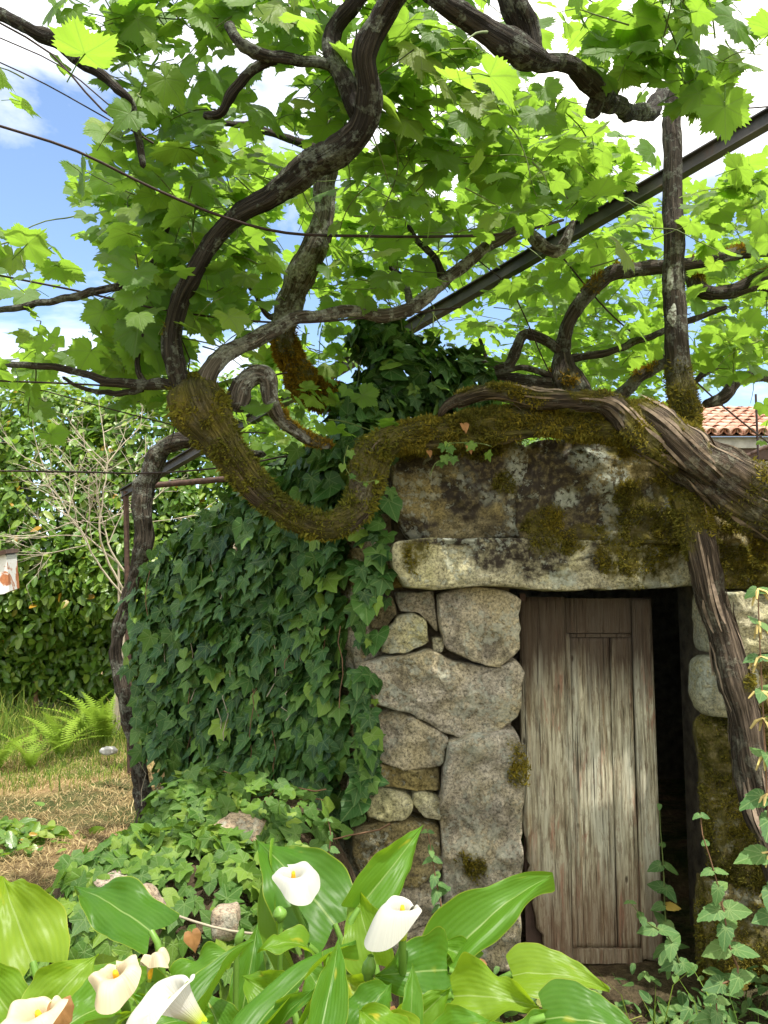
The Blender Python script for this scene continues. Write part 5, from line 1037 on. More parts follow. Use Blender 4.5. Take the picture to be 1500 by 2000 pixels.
blade(CA, (215, 1960), (80, 2030), 55, 1.28, 1.2, (0, -0.5, 0.8), 0.05, 0.3, 0.12)
blade(CB, (296, 1822), (140, 1718), 60, 1.5, 1.62, (0.15, -0.6, 0.78), 0.04, 0.2, 0.13, 0.2, 11)
blade(CB, (300, 1975), (130, 1890), 58, 1.32, 1.42, (-0.1, -0.65, 0.75), 0.08, 0.2, 0.1)
blade(CB, (360, 1925), (470, 1850), 40, 1.42, 1.46, (-0.2, -0.5, 0.8), 0.1, 0.3, 0.22, wk=12)
blade(CB, (300, 2010), (420, 1975), 44, 1.2, 1.25, (-0.2, -0.5, 0.8), 0.05, 0.3, 0.15)
blade(CB, (370, 2040), (483, 1822), 46, 1.2, 1.33, (-0.65, -0.7, 0.3), 0.05, 0.9, 0.05)
blade(CC, (654, 1806), (498, 1628), 82, 1.78, 1.92, (0.15, -0.75, 0.6), 0.03, 0.12, 0.10, 0.14, 9)
blade(CC, (575, 1890), (515, 1640), 40, 1.78, 1.9, (-0.7, -0.5, 0.2), 0.05, 0.6, 0.08)
blade(CC, (470, 1990), (505, 1800), 40, 1.5, 1.58, (0.2, -0.8, 0.5), 0.08, 0.5, 0.08)
blade(CC, (600, 1850), (505, 1852), 36, 1.55, 1.5, (0, -0.3, 0.95), 0.12, 0.2, 0.12)
blade(CC, (480, 2040), (690, 1812), 62, 1.16, 1.35, (-0.55, -0.75, 0.45), 0.05, 0.75, 0.05, curl=-0.7)
blade(CC, (560, 2060), (660, 1850), 44, 1.14, 1.28, (0.75, -0.55, 0.4), 0.05, 0.8, 0.06, curl=0.6)
blade(CC, (615, 2060), (668, 1822), 44, 1.12, 1.24, (0.2, -0.9, 0.3), 0.03, 0.7, 0.05)
blade(CD, (700, 1775), (834, 1606), 50, 1.58, 1.7, (0.3, -0.85, 0.5), 0.03, 0.65, 0.07, curl=0.5)
blade(CD, (735, 1885), (690, 1725), 52, 1.52, 1.6, (-0.3, -0.85, 0.4), 0.05, 0.3, 0.10)
blade(CD, (872, 1895), (735, 1905), 72, 1.42, 1.36, (0.1, -0.85, 0.5), 0.10, 0.2, 0.10, 0.1)
blade(CD, (695, 2010), (765, 1915), 50, 1.24, 1.3, (0, -0.6, 0.8), 0.05, 0.3, 0.16)
blade(CD, (800, 2020), (808, 1880), 26, 1.2, 1.24, (0.2, -0.95, 0.2), 0.02, 0.4, 0.03, 0.05)
blade(CD, (770, 2040), (700, 1965), 46, 1.15, 1.2, (0, -0.6, 0.8), 0.05, 0.3, 0.16)
blade(CE, (868, 1880), (1078, 1690), 56, 1.5, 1.62, (-0.45, -0.65, 0.6), 0.05, 0.85, 0.09, 0.22, 10, curl=0.7)
blade(CE, (885, 1945), (1050, 1960), 62, 1.34, 1.3, (0.0, -0.75, 0.7), 0.08, 0.3, 0.20, 0.1, 11)
blade(CE, (1000, 1905), (1190, 1922), 56, 1.46, 1.42, (0.1, -0.55, 0.85), 0.10, 0.15, 0.06, 0.1)
blade(CE, (1065, 1990), (1270, 2030), 70, 1.24, 1.2, (0.1, -0.55, 0.85), 0.12, 0.15, 0.06, 0.12)
blade(CE, (860, 2030), (960, 1990), 46, 1.18, 1.16, (0, -0.6, 0.8), 0.08, 0.2, 0.14)
blade(CE, (930, 1880), (840, 1845), 30, 1.5, 1.5, (0, -0.6, 0.8), 0.1, 0.3, 0.2)
FILL = [(CB, (330, 2040), (255, 1935), 46, 1.3), (CB, (440, 2040), (395, 1930), 44, 1.3), (CC, (560, 1960), (470, 1905), 46, 1.42), (CC, (520, 2060), (600, 1930), 44, 1.2), (CD, (820, 2060), (700, 1985), 50, 1.18),
        (CD, (790, 2010), (880, 1930), 48, 1.32), (CE, (960, 2060), (880, 1990), 44, 1.2), (CA, (20, 2050), (130, 1960), 50, 1.2), (CA, (30, 1990), (-60, 1860), 56, 1.34), (CC, (640, 1960), (590, 1880), 40, 1.46), (CD, (740, 1960), (660, 1905), 40, 1.5), (CE, (1010, 2060), (1110, 1990), 50, 1.22), (CB, (180, 2070), (250, 1975), 46, 1.14)]
for pl_, b_, t_, w_, y_ in FILL: blade(pl_, b_, t_, w_, y_, y_ + rnd.uniform(-0.04, 0.06), (rnd.uniform(-0.5, 0.5), -0.6, rnd.uniform(0.4, 0.9)), 0.08, rnd.uniform(0.2, 0.6), rnd.uniform(0.08, 0.18), wk=rnd.uniform(7, 12))
flower(CC, (573, 1738), (0.02, -0.25, 0.95), (0.4, -0.8, 0.1), 0.050, 0.085, stalk=(600, 1850), label='small white flower on a tall stalk', Y=1.74, flare=1.9, wilt=0.3, droop=0.25)
flower(CD, (786, 1842), (0.0, -0.12, 1.0), (-0.85, -0.55, 0.0), 0.040, 0.125, stalk=(787, 1950), label='large white flower with its lip drooping to the left', Y=1.36, flare=1.9, wilt=0.16, droop=0.45)
flower(CB, (396, 2004), (-0.66, -0.22, 0.66), (-0.65, -0.45, -0.6), 0.050, 0.125, stalk=(400, 2070), label='broad white flower leaning left', Y=1.14, flare=1.8, wilt=0.12)
flower(CB, (238, 1945), (-0.08, -0.45, 0.88), (0.3, -0.9, -0.3), 0.036, 0.10, 'cream_spathe', stalk=(246, 2020), label='wilted cream flower facing forward', wilt=0.5, Y=1.2)
flower(CB, (292, 1925), (0.0, 0.1, 1.0), (0.8, -0.4, 0.2), 0.028, 0.085, 'cream_spathe', stalk=(300, 2010), label='shrunken cream flower with a bent lip', wilt=0.7, openx=0.75, Y=1.32)
flower(CA, (95, 2040), (-0.15, -0.35, 0.9), (-0.3, -0.9, 0.1), 0.042, 0.11, 'cream_spathe', stalk=(100, 2120), label='cream flower cut by the bottom edge', wilt=0.35, Y=1.08)
# seed head and closed buds
def bud(parent, top, foot, Y, r, mat='petiole'):
    a = P(*foot, Y); b = P(*top, Y); c_ = np.array([a + (b - a) * t for t in np.linspace(0, 1, 9)]); V, F = tube(c_, r * np.array([0.45, 0.6, 0.9, 1.0, 1.0, 0.9, 0.7, 0.45, 0.1]), 10)
    V = V + 0.0016 * vnoise(V * 260, 3)[:, None]; o = mk('bud', V, F, M[mat], parent); g0 = np.array([a[0], a[1], float(ground_z(a[0], a[1]))]); V, F = tube(np.array([a, (a + g0) / 2, g0]), 0.005, 7); mk('bud_stalk', V, F, M['petiole'], o)
bud(CC, (545, 1768), (548, 1800), 1.6, 0.014); bud(CD, (716, 1920), (724, 1868), 1.38, 0.012); bud(CC, (474, 1812), (462, 1850), 1.4, 0.008)

def dry_leaf(px, py, Y, s, label, n=(0.2, -0.8, 0.5), seed=0):
    V, F, uv = polar_leaf(IVY2, 0.05, True, 0.5, 0.1, 4, 0.5, 0.6, seed); a = P(px, py, Y); nn = unit(n); t = unit(np.array([0.2, 0, -1]) - nn * np.dot([0.2, 0, -1], nn)); R = np.stack([np.cross(t, nn), t, nn], -1) * s
    return tag(mk('dry_leaf', V @ R.T + a, F, M['dry_leaf'], loc=a), label, 'dry leaf')
dry_leaf(906, 830, 2.8, 0.032, 'upper of two orange-brown dry leaves hanging below the mossy trunk', seed=61)
dry_leaf(916, 872, 2.8, 0.030, 'lower of two orange-brown dry leaves hanging below the mossy trunk', seed=62)
dry_leaf(838, 882, 2.85, 0.022, 'small dark dry leaf under the trunk left of the hanging pair', seed=63)
dry_leaf(375, 1826, 1.75, 0.034, 'curled orange-brown dry leaf lying among the ground ivy', (0.3, -0.8, 0.5), 64)
dry_leaf(930, 1888, 1.72, 0.04, 'brown dry leaf at the foot of the stone jamb', (0, -0.5, 0.9), 65)
dry_leaf(755, 1985, 1.26, 0.035, 'papery tan dry leaf between the lily leaves at the bottom', (0, -0.7, 0.7), 66)
dry_leaf(118, 1968, 1.2, 0.035, 'brown dry leaf beside the cut-off cream flower', (0.3, -0.8, 0.4), 67)

# ================================================================== NETTLES AND WEEDS
def nettle(label, pts, Y, size, n, flowers=False, group=None, dark=False):
    """a stem through photo points (foot first) with opposite pairs of toothed leaves"""
    t = thing('nettle', label, 'nettle', tuple(P(*pts[0], Y)), group); w = np.array([P(x, y, Y) for x, y in pts]); s = spline(w, 0.02); V, F = tube(s, np.linspace(0.0035, 0.0015, len(s)), 5); mk('stem', V, F, M['brown_twig'] if not dark else M['shoot'], t)
    m = len(s); p_, n_, t_, s_ = [], [], [], []; tas = []
    for k in range(n):
        f = 0.14 + 0.86 * k / (n - 1); q = s[min(m - 1, int(f * (m - 1)))]; ang = (k % 2) * 1.45 + rnd.uniform(-0.4, 0.4); sc = size * (1 - 0.55 * max(0, f - 0.55) / 0.45) * rnd.uniform(0.75, 1.15)
        for sg in (1, -1):
            if rnd.random() < 0.14: continue
            dd = np.array([math.cos(ang) * sg, math.sin(ang) * sg * 0.7 - 0.15, rnd.uniform(-0.55, 0.05)]); p_.append(q + unit(dd) * sc * 0.25); t_.append(dd); n_.append(np.array([0, -0.55, 0.8]) + rng.normal(0, 0.22, 3)); s_.append(sc)
        if flowers and k > 0:
            for _ in range(5):
                d = unit([rnd.gauss(0, 1), rnd.gauss(-0.3, 0.6), -0.5]); c_ = np.array([q, q + d * 0.02, q + d * 0.035 + [0, 0, -0.012]]); tas.append(tube(c_, [0.002, 0.004, 0.002], 4))
    if tas:
        b = MB(); [b.add(V, F) for V, F in tas]; b.build('tassels', M['tassel'], t, kind='stuff')
    leaves(t, p_, n_, t_, s_, 'nettle_leaf', T_NETTLE, T_NETTLE, 80)
nettle('sunlit nettle with a bent stem before the mossy right jamb', [(1370, 1935), (1345, 1890), (1330, 1820), (1310, 1740), (1292, 1690), (1378, 1640)][0:1] + [(1440, 1905), (1425, 1850), (1415, 1790), (1402, 1730), (1385, 1670), (1372, 1630), (1368, 1590)], 2.3, 0.060, 9)
nettle('tall nettle with pale flower tassels at the right picture edge', [(1520, 1900), (1508, 1700), (1498, 1550), (1492, 1420), (1486, 1300), (1482, 1200), (1480, 1150)], 1.95, 0.066, 11, True)
nettle('dark nettle standing in the shaded doorway gap', [(1310, 1880), (1300, 1800), (1296, 1700), (1290, 1620), (1288, 1570)], 3.15, 0.055, 8, dark=True)
nettle('second shaded nettle leaning left in front of the door foot', [(1330, 1890), (1305, 1830), (1262, 1800), (1230, 1760)], 2.9, 0.055, 5, dark=True)
nettle('small nettle at the foot of the wall behind the white lily', [(880, 1830), (862, 1770), (850, 1710), (842, 1660), (835, 1622)], 2.35, 0.036, 9)
nettle('small pale weed at the foot of the wall ivy left of the stones', [(640, 1720), (642, 1670), (646, 1630), (640, 1600)], 2.5, 0.034, 5)
nettle('low broad-leaved nettle on the ground right of the doorway', [(1420, 2030), (1410, 2000), (1400, 1975), (1400, 1950)], 2.1, 0.065, 5)
def blades(name, xs, ys, hs, wd, mat, kind='stuff', lean=0.35, var=None, parent=None, zs=None):
    n = len(xs); z = ground_z(xs, ys) if zs is None else zs; a = rng.uniform(0, 2 * np.pi, n); t = np.stack([np.cos(a), np.sin(a), 0 * a], -1); l = rng.normal(0, lean, (n, 2)) * hs[:, None]
    p = np.stack([xs, ys, z - 0.01], -1); w = (t * wd * rng.uniform(0.6, 1.4, n)[:, None]); m = p + np.stack([l[:, 0] * 0.35, l[:, 1] * 0.35, hs * 0.6], -1); e = p + np.stack([l[:, 0], l[:, 1], hs * (1 - 0.25 * np.abs(l).sum(1) / np.maximum(hs, 1e-3))], -1)
    V = np.stack([p - w, p + w, m + w * 0.7, m - w * 0.7, e], 1).reshape(-1, 3); b = np.arange(n)[:, None] * 5; F = np.concatenate([b + np.array([[0, 1, 2]]), b + np.array([[0, 2, 3]]), b + np.array([[3, 2, 4]])])
    v = np.repeat(np.clip(rng.random(n) if var is None else var, 0, 0.999), 5); return mk(name, V, F, M[mat], parent, attrs={'var': v}, smooth=False, kind=kind)
def scatter(n, x0, x1, y0, y1): return rng.uniform(x0, x1, n), rng.uniform(y0, y1, n)
# lawn on the left: green tufts, straw, cut weeds
x, y = scatter(52000, -6.5, -1.0, 3.9, 9.6); nn_ = fbm(np.stack([x * 1.1, y * 1.1, x * 0], -1), 4, 12); k = nn_ + np.clip((y - 6.4) * 0.22, -0.35, 0.5) - np.clip((x + 2.9) * 0.5, -0.15, 0.5) + rng.normal(0, 0.12, len(x)) > 0.10; x, y = x[k], y[k]
k = ~((x > -1.75) & (y < 4.9)); x, y = x[k], y[k]
blades('grass', x, y, 0.05 + 0.07 * rng.random(len(x)) + 0.16 * np.clip((y - 7.0) / 1.5, 0, 1) * rng.random(len(x)), 0.0035, 'grass')
bpy.data.objects['grass']['label'] = 'green lawn grass on the sunny left'
x, y = scatter(42000, -5.5, -0.95, 3.2, 8.4); k = ~((x > -1.6) & (y < 4.4)) & (rng.random(len(x)) < np.clip(0.6 + np.hypot((x + 2.3) / 0.8, (y - 5.3) / 0.8) * 0.4 + 0.5 * fbm(np.stack([x * 2, y * 2, x * 0], -1), 3, 33), 0.1, 1)) ; x, y = x[k], y[k]
blades('dry_grass', x, y, 0.025 + 0.05 * rng.random(len(x)), 0.003, 'dry_grass', lean=1.5)
x, y = scatter(3600, -6.5, -1.3, 7.9, 9.6); blades('tall_grass', x, y, 0.12 + 0.5 * np.clip(0.6 + fbm(np.stack([x * 2, y * 2, x * 0], -1), 3, 9), 0, 1) * rng.random(len(x)), 0.006, 'grass', lean=0.4)
x, y = rng.normal(0.98, 0.10, 46), rng.normal(2.55, 0.12, 46); blades('grass_tuft', x, y, 0.16 + 0.24 * rng.random(46), 0.0035, 'grass', kind='thing', lean=0.28, var=rng.random(46) * 0.75)
tag(bpy.data.objects['grass_tuft'], 'tuft of thin upright grass at the door foot', 'grass', kind='thing')
x, y = scatter(2600, 0.15, 2.4, 1.7, 3.0); blades('weedy_grass', x, y, 0.02 + 0.07 * rng.random(2600) * rng.random(2600), 0.003, 'grass', lean=0.7)
x, y = scatter(2600, 0.3, 2.3, 1.6, 3.0); k = (fbm(np.stack([x * 3, y * 3, x * 0], -1), 3, 15) > -0.1) & (np.abs(x - 1.0 - (y - 2.3) * -0.2) + 0.0 > -1); x, y = x[k], y[k]
WEED = thing('weed_patch', 'low leafy weeds covering the earth in front of the door', 'weeds', (1.2, 2.3, 0.0), kind='stuff'); m = len(x)
leaves(WEED, np.stack([x, y, ground_z(x, y) + 0.02 + 0.16 * rng.random(m) ** 2], -1), np.array([0, -0.25, 1]) + rng.normal(0, 0.4, (m, 3)), np.array([0, -0.5, 0.0]) + rng.normal(0, 0.8, (m, 3)), 0.043 * rng.uniform(0.5, 1.8, m), 'nettle_leaf', T_NETTLE, T_OVAL, 0)
x = rng.normal(-2.42, 0.22, 330); y = rng.normal(4.95, 0.17, 330); m = 330
CUT = thing('cut_weeds', 'flattened heap of cut green weeds on the dry lawn at lower left', 'weeds', (-2.42, 4.95, 0.0), kind='stuff')
leaves(CUT, np.stack([x, y, ground_z(x, y) + 0.02 + 0.11 * rng.random(m) * np.exp(-((x + 2.42) / 0.3) ** 2)], -1), np.array([0, -0.2, 1]) + rng.normal(0, 0.5, (m, 3)), rng.normal(0, 1, (m, 3)) * [1, 1, 0.3], 0.075 * rng.uniform(0.5, 1.5, m), 'hedge_leaf', T_OVAL, T_OVAL, 0)

def frond_mesh(L, seed):
    r_ = np.random.default_rng(seed); t = np.linspace(0, 1, 26); b = MB(); bend = r_.uniform(0.5, 1.1); F_, V_ = [], []
    c = np.stack([0 * t, bend * t ** 2 * L, L * (t - 0.25 * bend * t ** 2)], -1); n = 0
    for k in range(2, 26):
        w = L * 0.11 * math.sin(math.pi * min(1, (t[k] * 0.93 + 0.07)) ** 0.8) + 0.006
        for s in (1, -1):
            a = c[k]; e = a + np.array([s * w, 0.01, 0.25 * w]); d = (c[k] - c[k - 1]) * 0.42
            V_ += [a - d, a + d, e + d * 0.35, e - d * 0.2]; F_.append((n, n + 1, n + 2, n + 3)); n += 4
    return mesh('frond', np.array(V_), np.array(F_), M['fern'], attrs={'var': np.full(len(V_), 0.35 + 0.3 * r_.random())}, smooth=False)
FR = [frond_mesh(1.0, s) for s in range(4)]
for k, (px, py, Y, L, nf, lab) in enumerate([(205, 1420, 7.9, 0.78, 12, 'tall bright fern beside the grey vine stem'), (120, 1435, 7.4, 0.62, 9, 'mid-sized fern with a yellowish frond in the middle of the lawn edge'), (60, 1462, 7.0, 0.52, 8, 'low fern at the sunny lawn edge, second from the left'), (-5, 1470, 6.9, 0.55, 8, 'fern at the left picture edge'), (165, 1405, 8.1, 0.62, 8, 'fern in front of the dark hedge foot')]):
    q = P(px, py, Y); q[2] = ground_z(q[0], q[1]); t = thing('fern', lab, 'fern', tuple(q), 'ferns along the lawn edge')
    for j in range(nf):
        o = bpy.data.objects.new('frond', FR[(j + k) % 4]); link(o); o.parent = t; s = L * rnd.uniform(0.7, 1.15); o.matrix_basis = Matrix.Rotation(rnd.uniform(0, 6.3), 4, 'Z') @ Matrix.Rotation(-rnd.uniform(0.0, 0.6), 4, 'X') @ Matrix.Scale(s, 4)

# ================================================================== HEDGE, DRY SHRUB, TREES
HED = thing('hedge', 'tall glossy green hedge closing the garden at left', 'hedge', (-3.2, 9.8, 0))
H_E = [(-5.9, 9.9, 2.3, 1.5, 1.2, 1.95), (-4.4, 10.0, 2.4, 1.45, 1.2, 2.0), (-3.0, 10.1, 2.5, 1.3, 1.15, 2.0), (-1.8, 10.2, 2.5, 1.2, 1.15, 1.9), (-0.6, 10.4, 2.1, 1.2, 1.1, 1.7), (0.6, 10.5, 2.0, 1.2, 1.0, 1.6), (-4.9, 9.5, 1.6, 0.9, 0.7, 0.8), (-3.3, 9.5, 1.75, 0.9, 0.75, 0.8), (-2.1, 9.6, 1.6, 0.8, 0.7, 0.8), (-5.2, 10.0, 0.75, 1.2, 0.7, 0.75), (-3.6, 10.1, 0.75, 1.2, 0.7, 0.75), (-2.2, 10.2, 0.75, 1.1, 0.7, 0.75), (-0.9, 10.3, 0.75, 1.1, 0.7, 0.75)]
blob_leaves(HED, H_E, 88000, 0.105, 'hedge_leaf', T_OVAL, T_OVAL, 300, 0.75, 0.72, 0.12, (0, -0.2, -0.2), 0.6, ok=lambda p: (p[:, 1] < 10.8) & (p[:, 0] > -6.8))
x, y, z = rng.uniform(-8, 1.5, 9000), rng.uniform(9.7, 11.0, 9000), rng.uniform(0.02, 1.6, 9000)
leaves(HED, np.stack([x, y, z], -1), np.array([0, -0.9, 0.4]) + rng.normal(0, 0.6, (9000, 3)), rng.normal(0, 1, (9000, 3)), 0.085 * rng.uniform(0.6, 1.4, 9000), 'hedge_leaf', T_OVAL, T_OVAL, 0, rest='inner_foliage')
for k in range(16):
    a = np.array([rnd.uniform(-7, 0.6), rnd.uniform(9.6, 10.1), -0.05]); pts = [a, a + [rnd.gauss(0, .15), 0, 0.8], a + [rnd.gauss(0, .4), 0.05, 1.7]]; V, F = tube(spline(np.array(pts), 0.2), 0.028, 6); mk('stem', V, F, M['brown_twig'], HED)

DS = thing('dry_shrub', 'leafless pale twiggy shrub standing in front of the green hedge', 'dry shrub', tuple(P(228, 1390, 8.3) * [1, 1, 0]))
def twigs(a, d, L, r, lev):
    n = max(3, int(L / 0.09)); pts = [a]; q = a; dd = d
    for k in range(n): dd = unit(dd + rng.normal(0, 0.10, 3) + [0, 0, 0.03]); q = q + dd * L / n; pts.append(q)
    V, F = tube(np.array(pts), np.linspace(r, r * 0.45, len(pts)), 5 if lev > 1 else 3); TW[lev].add(V, F)
    if lev == 0: return
    for k in range({3: 6, 2: 5, 1: 3}[lev]):
        i = int(len(pts) * rnd.uniform(0.3, 0.98)); i = min(i, len(pts) - 1); s = unit(dd * 0.8 + units(rng.normal(0, 1, 3) * [1, 0.6, 0.7]) * 0.75); twigs(pts[i], s, L * rnd.uniform(0.35, 0.6), r * 0.55, lev - 1)
STEMS = [(240, 1150, -0.42, 1.0, 0.013), (250, 1180, -0.75, 0.85, 0.012), (246, 1120, 0.05, 1.0, 0.011), (232, 1100, -1.0, 0.75, 0.010), (262, 1110, 0.2, 0.9, 0.010)]
for sx_, sy_, dx, dz, r in STEMS:
    TW = [MB() for _ in range(4)]; a = P(sx_, sy_, 8.3); f_ = np.array(DS.location) + [rnd.gauss(0, 0.05), 0, 0]; V, F = tube(spline(np.array([f_, (a + f_) / 2 + [0.02, 0, 0], a]), 0.1), r * 1.3, 6); TW[3].add(V, F)
    for k in range(1): twigs(a, unit([dx + rnd.gauss(0, 0.25), -0.05, dz]), rnd.uniform(1.0, 1.55), r, 3 if k == 0 else 2)
    st = TW[3].build('stem', M['twig'], DS)
    for w_ in TW[:3]:
        if w_.V: w_.build('twigs', M['twig'], st, kind='stuff')

def tree(label, x, y, h, ells, n, ls):
    t = thing('tree', label, 'tree', (x, y, 0), 'trees behind the hut'); V, F = tube(spline(np.array([(x, y, -0.1, .16), (x + .1, y, h * .35, .13), (x - .1, y, h * .7, .07)]), 0.3)[:, :3], 0.12, 9); mk('trunk', V, F, M['bark'], t)
    for e in ells: V, F = tube(spline(np.array([(x, y, h * 0.35), ((x + e[0]) / 2, y, h * 0.5), (e[0], e[1], e[2])]), 0.4), 0.05, 6); mk('limb', V, F, M['bark'], t)
    blob_leaves(t, ells, n, ls, 'tree_leaf', T_OVAL, T_OVAL, 0, 0.5, 0.45, 0.3)
    LEAVES[-1]['rest'] = 'crown'
tree('bright leafy tree rising behind the hut roof', 2.6, 12.5, 4.0, [(2.0, 12.5, 2.6, 1.2, 0.9, 1.3), (3.3, 12.6, 2.4, 1.1, 0.9, 1.2), (2.6, 12.4, 3.4, 0.9, 0.8, 0.7)], 9000, 0.12)
tree('tall pale green tree beyond the right half of the hut roof', 3.4, 14.5, 5.6, [(2.2, 14.5, 4.4, 1.5, 1.0, 1.2), (4.2, 14.5, 4.0, 1.5, 1.0, 1.3), (3.3, 14.4, 5.3, 1.2, 0.9, 0.8)], 8000, 0.13)
tree('green tree filling the view between the trunk loop and the roof ivy', -0.4, 13.0, 4.2, [(-0.9, 13.0, 2.7, 1.2, 0.9, 1.3), (0.5, 13.0, 3.0, 1.1, 0.9, 1.2)], 8000, 0.12)

# ================================================================== TILED HOUSE AND LEFT-EDGE STRUCTURE
HX, HY = 4.75, 12.0
HOUSE = thing('outbuilding', 'old outbuilding with a red tiled roof and grey slatted wall beyond the post', 'outbuilding', (HX + 3, HY + 2, 0))
e0 = P(1300, 846, HY); ez = e0[2]; x0 = P(1362, 850, HY)[0]; x1 = x0 + 6.0
m = MB(); m.box((x0, HY + 0.25, -0.1), (x1, HY + 3.6, ez - 0.42)); m.build('wall', M['plaster'], HOUSE)
m = MB(); m.box((x0, HY + 0.1, ez - 0.22), (x1, HY + 3.7, ez - 0.04)); m.build('eaves_band', M['plaster'], HOUSE)
m = MB(); m.box((x0 + 0.02, HY + 0.14, ez - 0.40), (x1, HY + 0.24, ez - 0.225)); m.build('fascia', M['dark_wood'], HOUSE)
k = 0; xx = x0 + 0.16
while xx < x1 - 0.2:
    m = MB(); w_ = rnd.uniform(0.15, 0.19); m.box((xx, HY + 0.20 + rnd.uniform(-.006, .006), 0.4), (xx + w_, HY + 0.245, ez - 0.41)); m.build('slat', M['grey_slat'], HOUSE); xx += w_ + 0.028
m = MB(); m.box((x0, HY + 0.16, 0.0), (x0 + 0.14, HY + 0.248, ez - 0.41)); m.build('corner_post', M['plaster'], HOUSE)
V = [(x0 - 0.05, HY + 0.0, ez - 0.035), (x1, HY + 0.0, ez - 0.035), (x1, HY + 2.6, ez + 1.0), (x0 - 0.05, HY + 2.6, ez + 1.0)]
mk('roof_deck', V + [(a, b, c_ - 0.02) for a, b, c_ in V], [(0, 1, 2, 3), (7, 6, 5, 4), (0, 4, 5, 1), (1, 5, 6, 2), (2, 6, 7, 3), (3, 7, 4, 0)], M['dark_wood'], HOUSE, smooth=False)
a = np.linspace(-0.2, np.pi + 0.2, 8); tv = []; 
for yy, rr in ((0, 0.095), (0.36, 0.075)):
    for q in a: tv.append((rr * math.cos(q), yy, rr * math.sin(q) * 0.9))
for yy, rr in ((0, 0.078), (0.36, 0.06)):
    for q in a: tv.append((rr * math.cos(q), yy, rr * math.sin(q) * 0.9))
tf = [(i, i + 1, i + 9, i + 8) for i in range(7)] + [(16 + i + 1, 16 + i, 16 + i + 8, 16 + i + 9) for i in range(7)] + [(i + 1, i, 16 + i, 16 + i + 1) for i in range(7)]
tile = mesh('tile', np.array(tv), tf, M['tile']); sl_ = math.atan2(1.035, 2.6)
for r in range(8):
    for c_ in range(19):
        o = bpy.data.objects.new('tile', tile); link(o); o.parent = HOUSE; p = np.array([x0 + 0.02 + c_ * 0.2 + rnd.gauss(0, .008), HY - 0.04 + r * 0.32 * math.cos(sl_), ez - 0.02 + r * 0.32 * math.sin(sl_) + 0.02])
        o.matrix_basis = Matrix.Translation(p - off(HOUSE)) @ Matrix.Rotation(sl_ - 0.05 + rnd.gauss(0, .02), 4, 'X') @ Matrix.Rotation(rnd.gauss(0, .03), 4, 'Z')
pan = MB()
for c_ in range(19):
    for r in range(8):
        q = np.array([x0 + 0.12 + c_ * 0.2, HY - 0.02 + r * 0.32 * math.cos(sl_), ez - 0.01 + r * 0.32 * math.sin(sl_)]); o = bpy.data.objects.new('tile', tile); link(o); o.parent = HOUSE
        o.matrix_basis = Matrix.Translation(q - off(HOUSE) + np.array([0, 0, 0.055])) @ Matrix.Rotation(sl_, 4, 'X') @ Matrix.Rotation(math.pi, 4, 'Y')
c_, F_ = tube(np.array([P(1425, 905, 11.4), P(1560, 845, 11.4)]), 0.03, 8); tag(mk('handrail', c_, F_, M['rust'], loc=c_[0]), 'rusty slanting handrail in front of the grey slatted wall', 'handrail')
c_, F_ = tube(np.array([P(1476, 770, 11.3), P(1478, 920, 11.3) * [1, 1, 0]]), 0.018, 6); tag(mk('thin_pole', c_, F_, M['wire'], loc=c_[1]), 'thin dark pole in front of the tiled roof', 'pole')

SH = thing('painted_canopy', 'white flaking painted canopy end with orange rust at the left edge', 'canopy', tuple(P(-90, 1150, 4.6) * [1, 1, 0]))
A_ = [P(-60, 1100, 4.6), P(8, 1082, 4.6), P(12, 1085, 4.6), P(18, 1155, 4.6), P(8, 1160, 4.6), P(-60, 1168, 4.6)]; sh_ = P(38, 1100, 4.9) - P(18, 1100, 4.6); sh_[2] = 0.02
V = np.array(A_ + [q + sh_ for q in A_]); n = 6
mk('side_panel', V, [tuple(range(5, -1, -1)), tuple(range(6, 12))] + [(k, (k + 1) % 6, 6 + (k + 1) % 6, 6 + k) for k in range(6)], M['flaking_paint'], SH, smooth=False)
q = [P(-64, 1092, 4.57), P(10, 1073, 4.57), P(13, 1081, 4.57), P(-62, 1101, 4.57)]; V = np.array(q + [w_ + sh_ * 1.2 for w_ in q])
mk('roof_sheet', V, [(3, 2, 1, 0), (4, 5, 6, 7), (0, 1, 5, 4), (1, 2, 6, 5), (2, 3, 7, 6), (3, 0, 4, 7)], M['rust'], SH, smooth=False)
m = MB(); b = P(-110, 1150, 4.75); m.box((b[0] - 0.04, b[1], -0.05), (b[0] + 0.04, b[1] + 0.08, b[2] + 0.2)); m.box((b[0] - 0.04, b[1], b[2] - 0.05), (b[0] + 0.3, b[1] + 0.05, b[2])); m.build('post', M['rust'], SH)

# ================================================================== MOSS ON THE STONES, then place every leaf
for o, V, F, mo, nrm in MOSSY:
    nf = len(F) - 1; f = np.array(F[:-1]); c_ = V[f].mean(1); m_ = mo[f].mean(1); ar = np.linalg.norm(np.cross(V[f[:, 2]] - V[f[:, 0]], V[f[:, 3]] - V[f[:, 1]]), axis=1) * 0.5; vis = (c_ - V.mean(0)) @ nrm > -0.05
    moss_tufts('moss', c_[vis], np.repeat(nrm[None] + [0, 0, 0.35], vis.sum(), 0), m_[vis], ar[vis], o, 'moss', 30000, 0.0070)

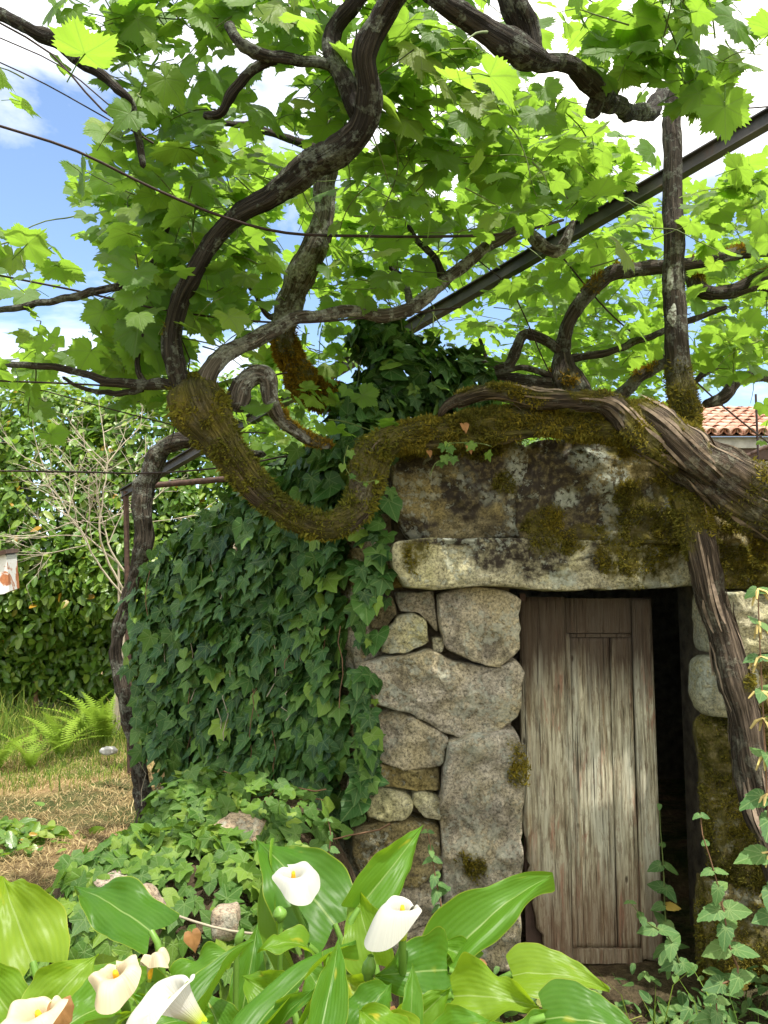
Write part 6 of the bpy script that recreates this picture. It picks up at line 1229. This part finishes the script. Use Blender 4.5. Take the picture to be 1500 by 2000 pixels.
def finish_leaves():
    W, H = 375, 500; zb = np.full(W * H, 1e9)
    def splat(p):
        x, y, z = proj(p); ok = (z > 0.1) & (x >= 0) & (x < 1500) & (y >= 0) & (y < 2000); i = np.where(ok, (np.nan_to_num(y) / 4).astype(int) * W + (np.nan_to_num(x) / 4).astype(int), 0); return ok, i, z
    for s in SOLID:
        ok, i, z = splat(s); np.minimum.at(zb, i[ok], z[ok])
    wx, wz = np.meshgrid(np.linspace(0, 2, 400), np.linspace(0, 2.05, 400)); s = np.stack([wx.ravel(), np.full(wx.size, YW - 0.02), wz.ravel()], -1); s = s[~((s[:, 0] > OPX0) & (s[:, 0] < OPX1) & (s[:, 2] < OPZ))]; ok, i, z = splat(s); np.minimum.at(zb, i[ok], z[ok])
    g_ = np.array([(a, b) for a in (-0.5, -0.25, 0, 0.25, 0.5) for b in (-0.1, 0.1, 0.3, 0.5, 0.75)]); g3 = np.column_stack([g_, 0 * g_[:, 0]])
    for S in LEAVES:
        S['smp'] = [splat(S['pos'] + S['R'] @ g) for g in g3]
        for ok, i, z in S['smp']: np.minimum.at(zb, i[ok], z[ok])
    tot = 0
    for S in LEAVES:
        n = len(S['pos']); _, _, d = proj(S['pos']); ar = (S['size'] / np.maximum(d, 0.3)) ** 2; vis = sum((ok & (z < zb[i] + 0.035)).astype(float) for ok, i, z in S['smp'])
        score = ar * vis; order = np.argsort(-score); keep = [k for k in order[:S['keep']] if score[k] > 0]; me = [mesh(S['part'], V, F, S['mat'], uv=uv) for V, F, uv in S['tm']] if keep else []
        o0 = off(S['parent'])
        for k in keep:
            o = bpy.data.objects.new(S['part'], me[S['ti'][k]]); link(o); o.parent = S['parent']; m_ = np.eye(4); m_[:3, :3] = S['R'][k]; m_[:3, 3] = S['pos'][k] - o0; o.matrix_basis = Matrix(m_.tolist())
        rest = np.setdiff1d(np.arange(n), keep)
        if len(rest):
            VV, FF, UU, AA = [], [], [], []; base = 0; near = ar > np.quantile(ar, 0.0) * 0 + 0.0009; px, py, pz = proj(S['pos']); infr = (pz > 0) & (px > -150) & (px < 1650) & (py > -150) & (py < 2150)
            for hi in (True, False):
                T = S['tm'] if hi else S['tl']; sel = rest[(near[rest] & infr[rest]) == hi]
                for ti, (V, F, uv) in enumerate(T):
                    q = sel[(S['ti'][sel] % len(T)) == ti]
                    if not len(q): continue
                    v = np.einsum('nij,vj->nvi', S['R'][q], V) + S['pos'][q][:, None]; VV.append(v.reshape(-1, 3)); FF.append((F[None] + (np.arange(len(q)) * len(V))[:, None, None] + base).reshape(-1, 3)); UU.append(np.tile(uv, (len(q), 1))); AA.append(np.repeat(S['var'][q], len(V))); base += len(q) * len(V)
            F_ = np.vstack(FF); tot += len(F_); mk(S['rest'], np.vstack(VV), F_, S['mat'], S['parent'], uv=np.vstack(UU), attrs={'var': np.concatenate(AA)}, kind='stuff')
    print('leaf triangles in stuff', tot, 'objects', len(bpy.data.objects))
finish_leaves()
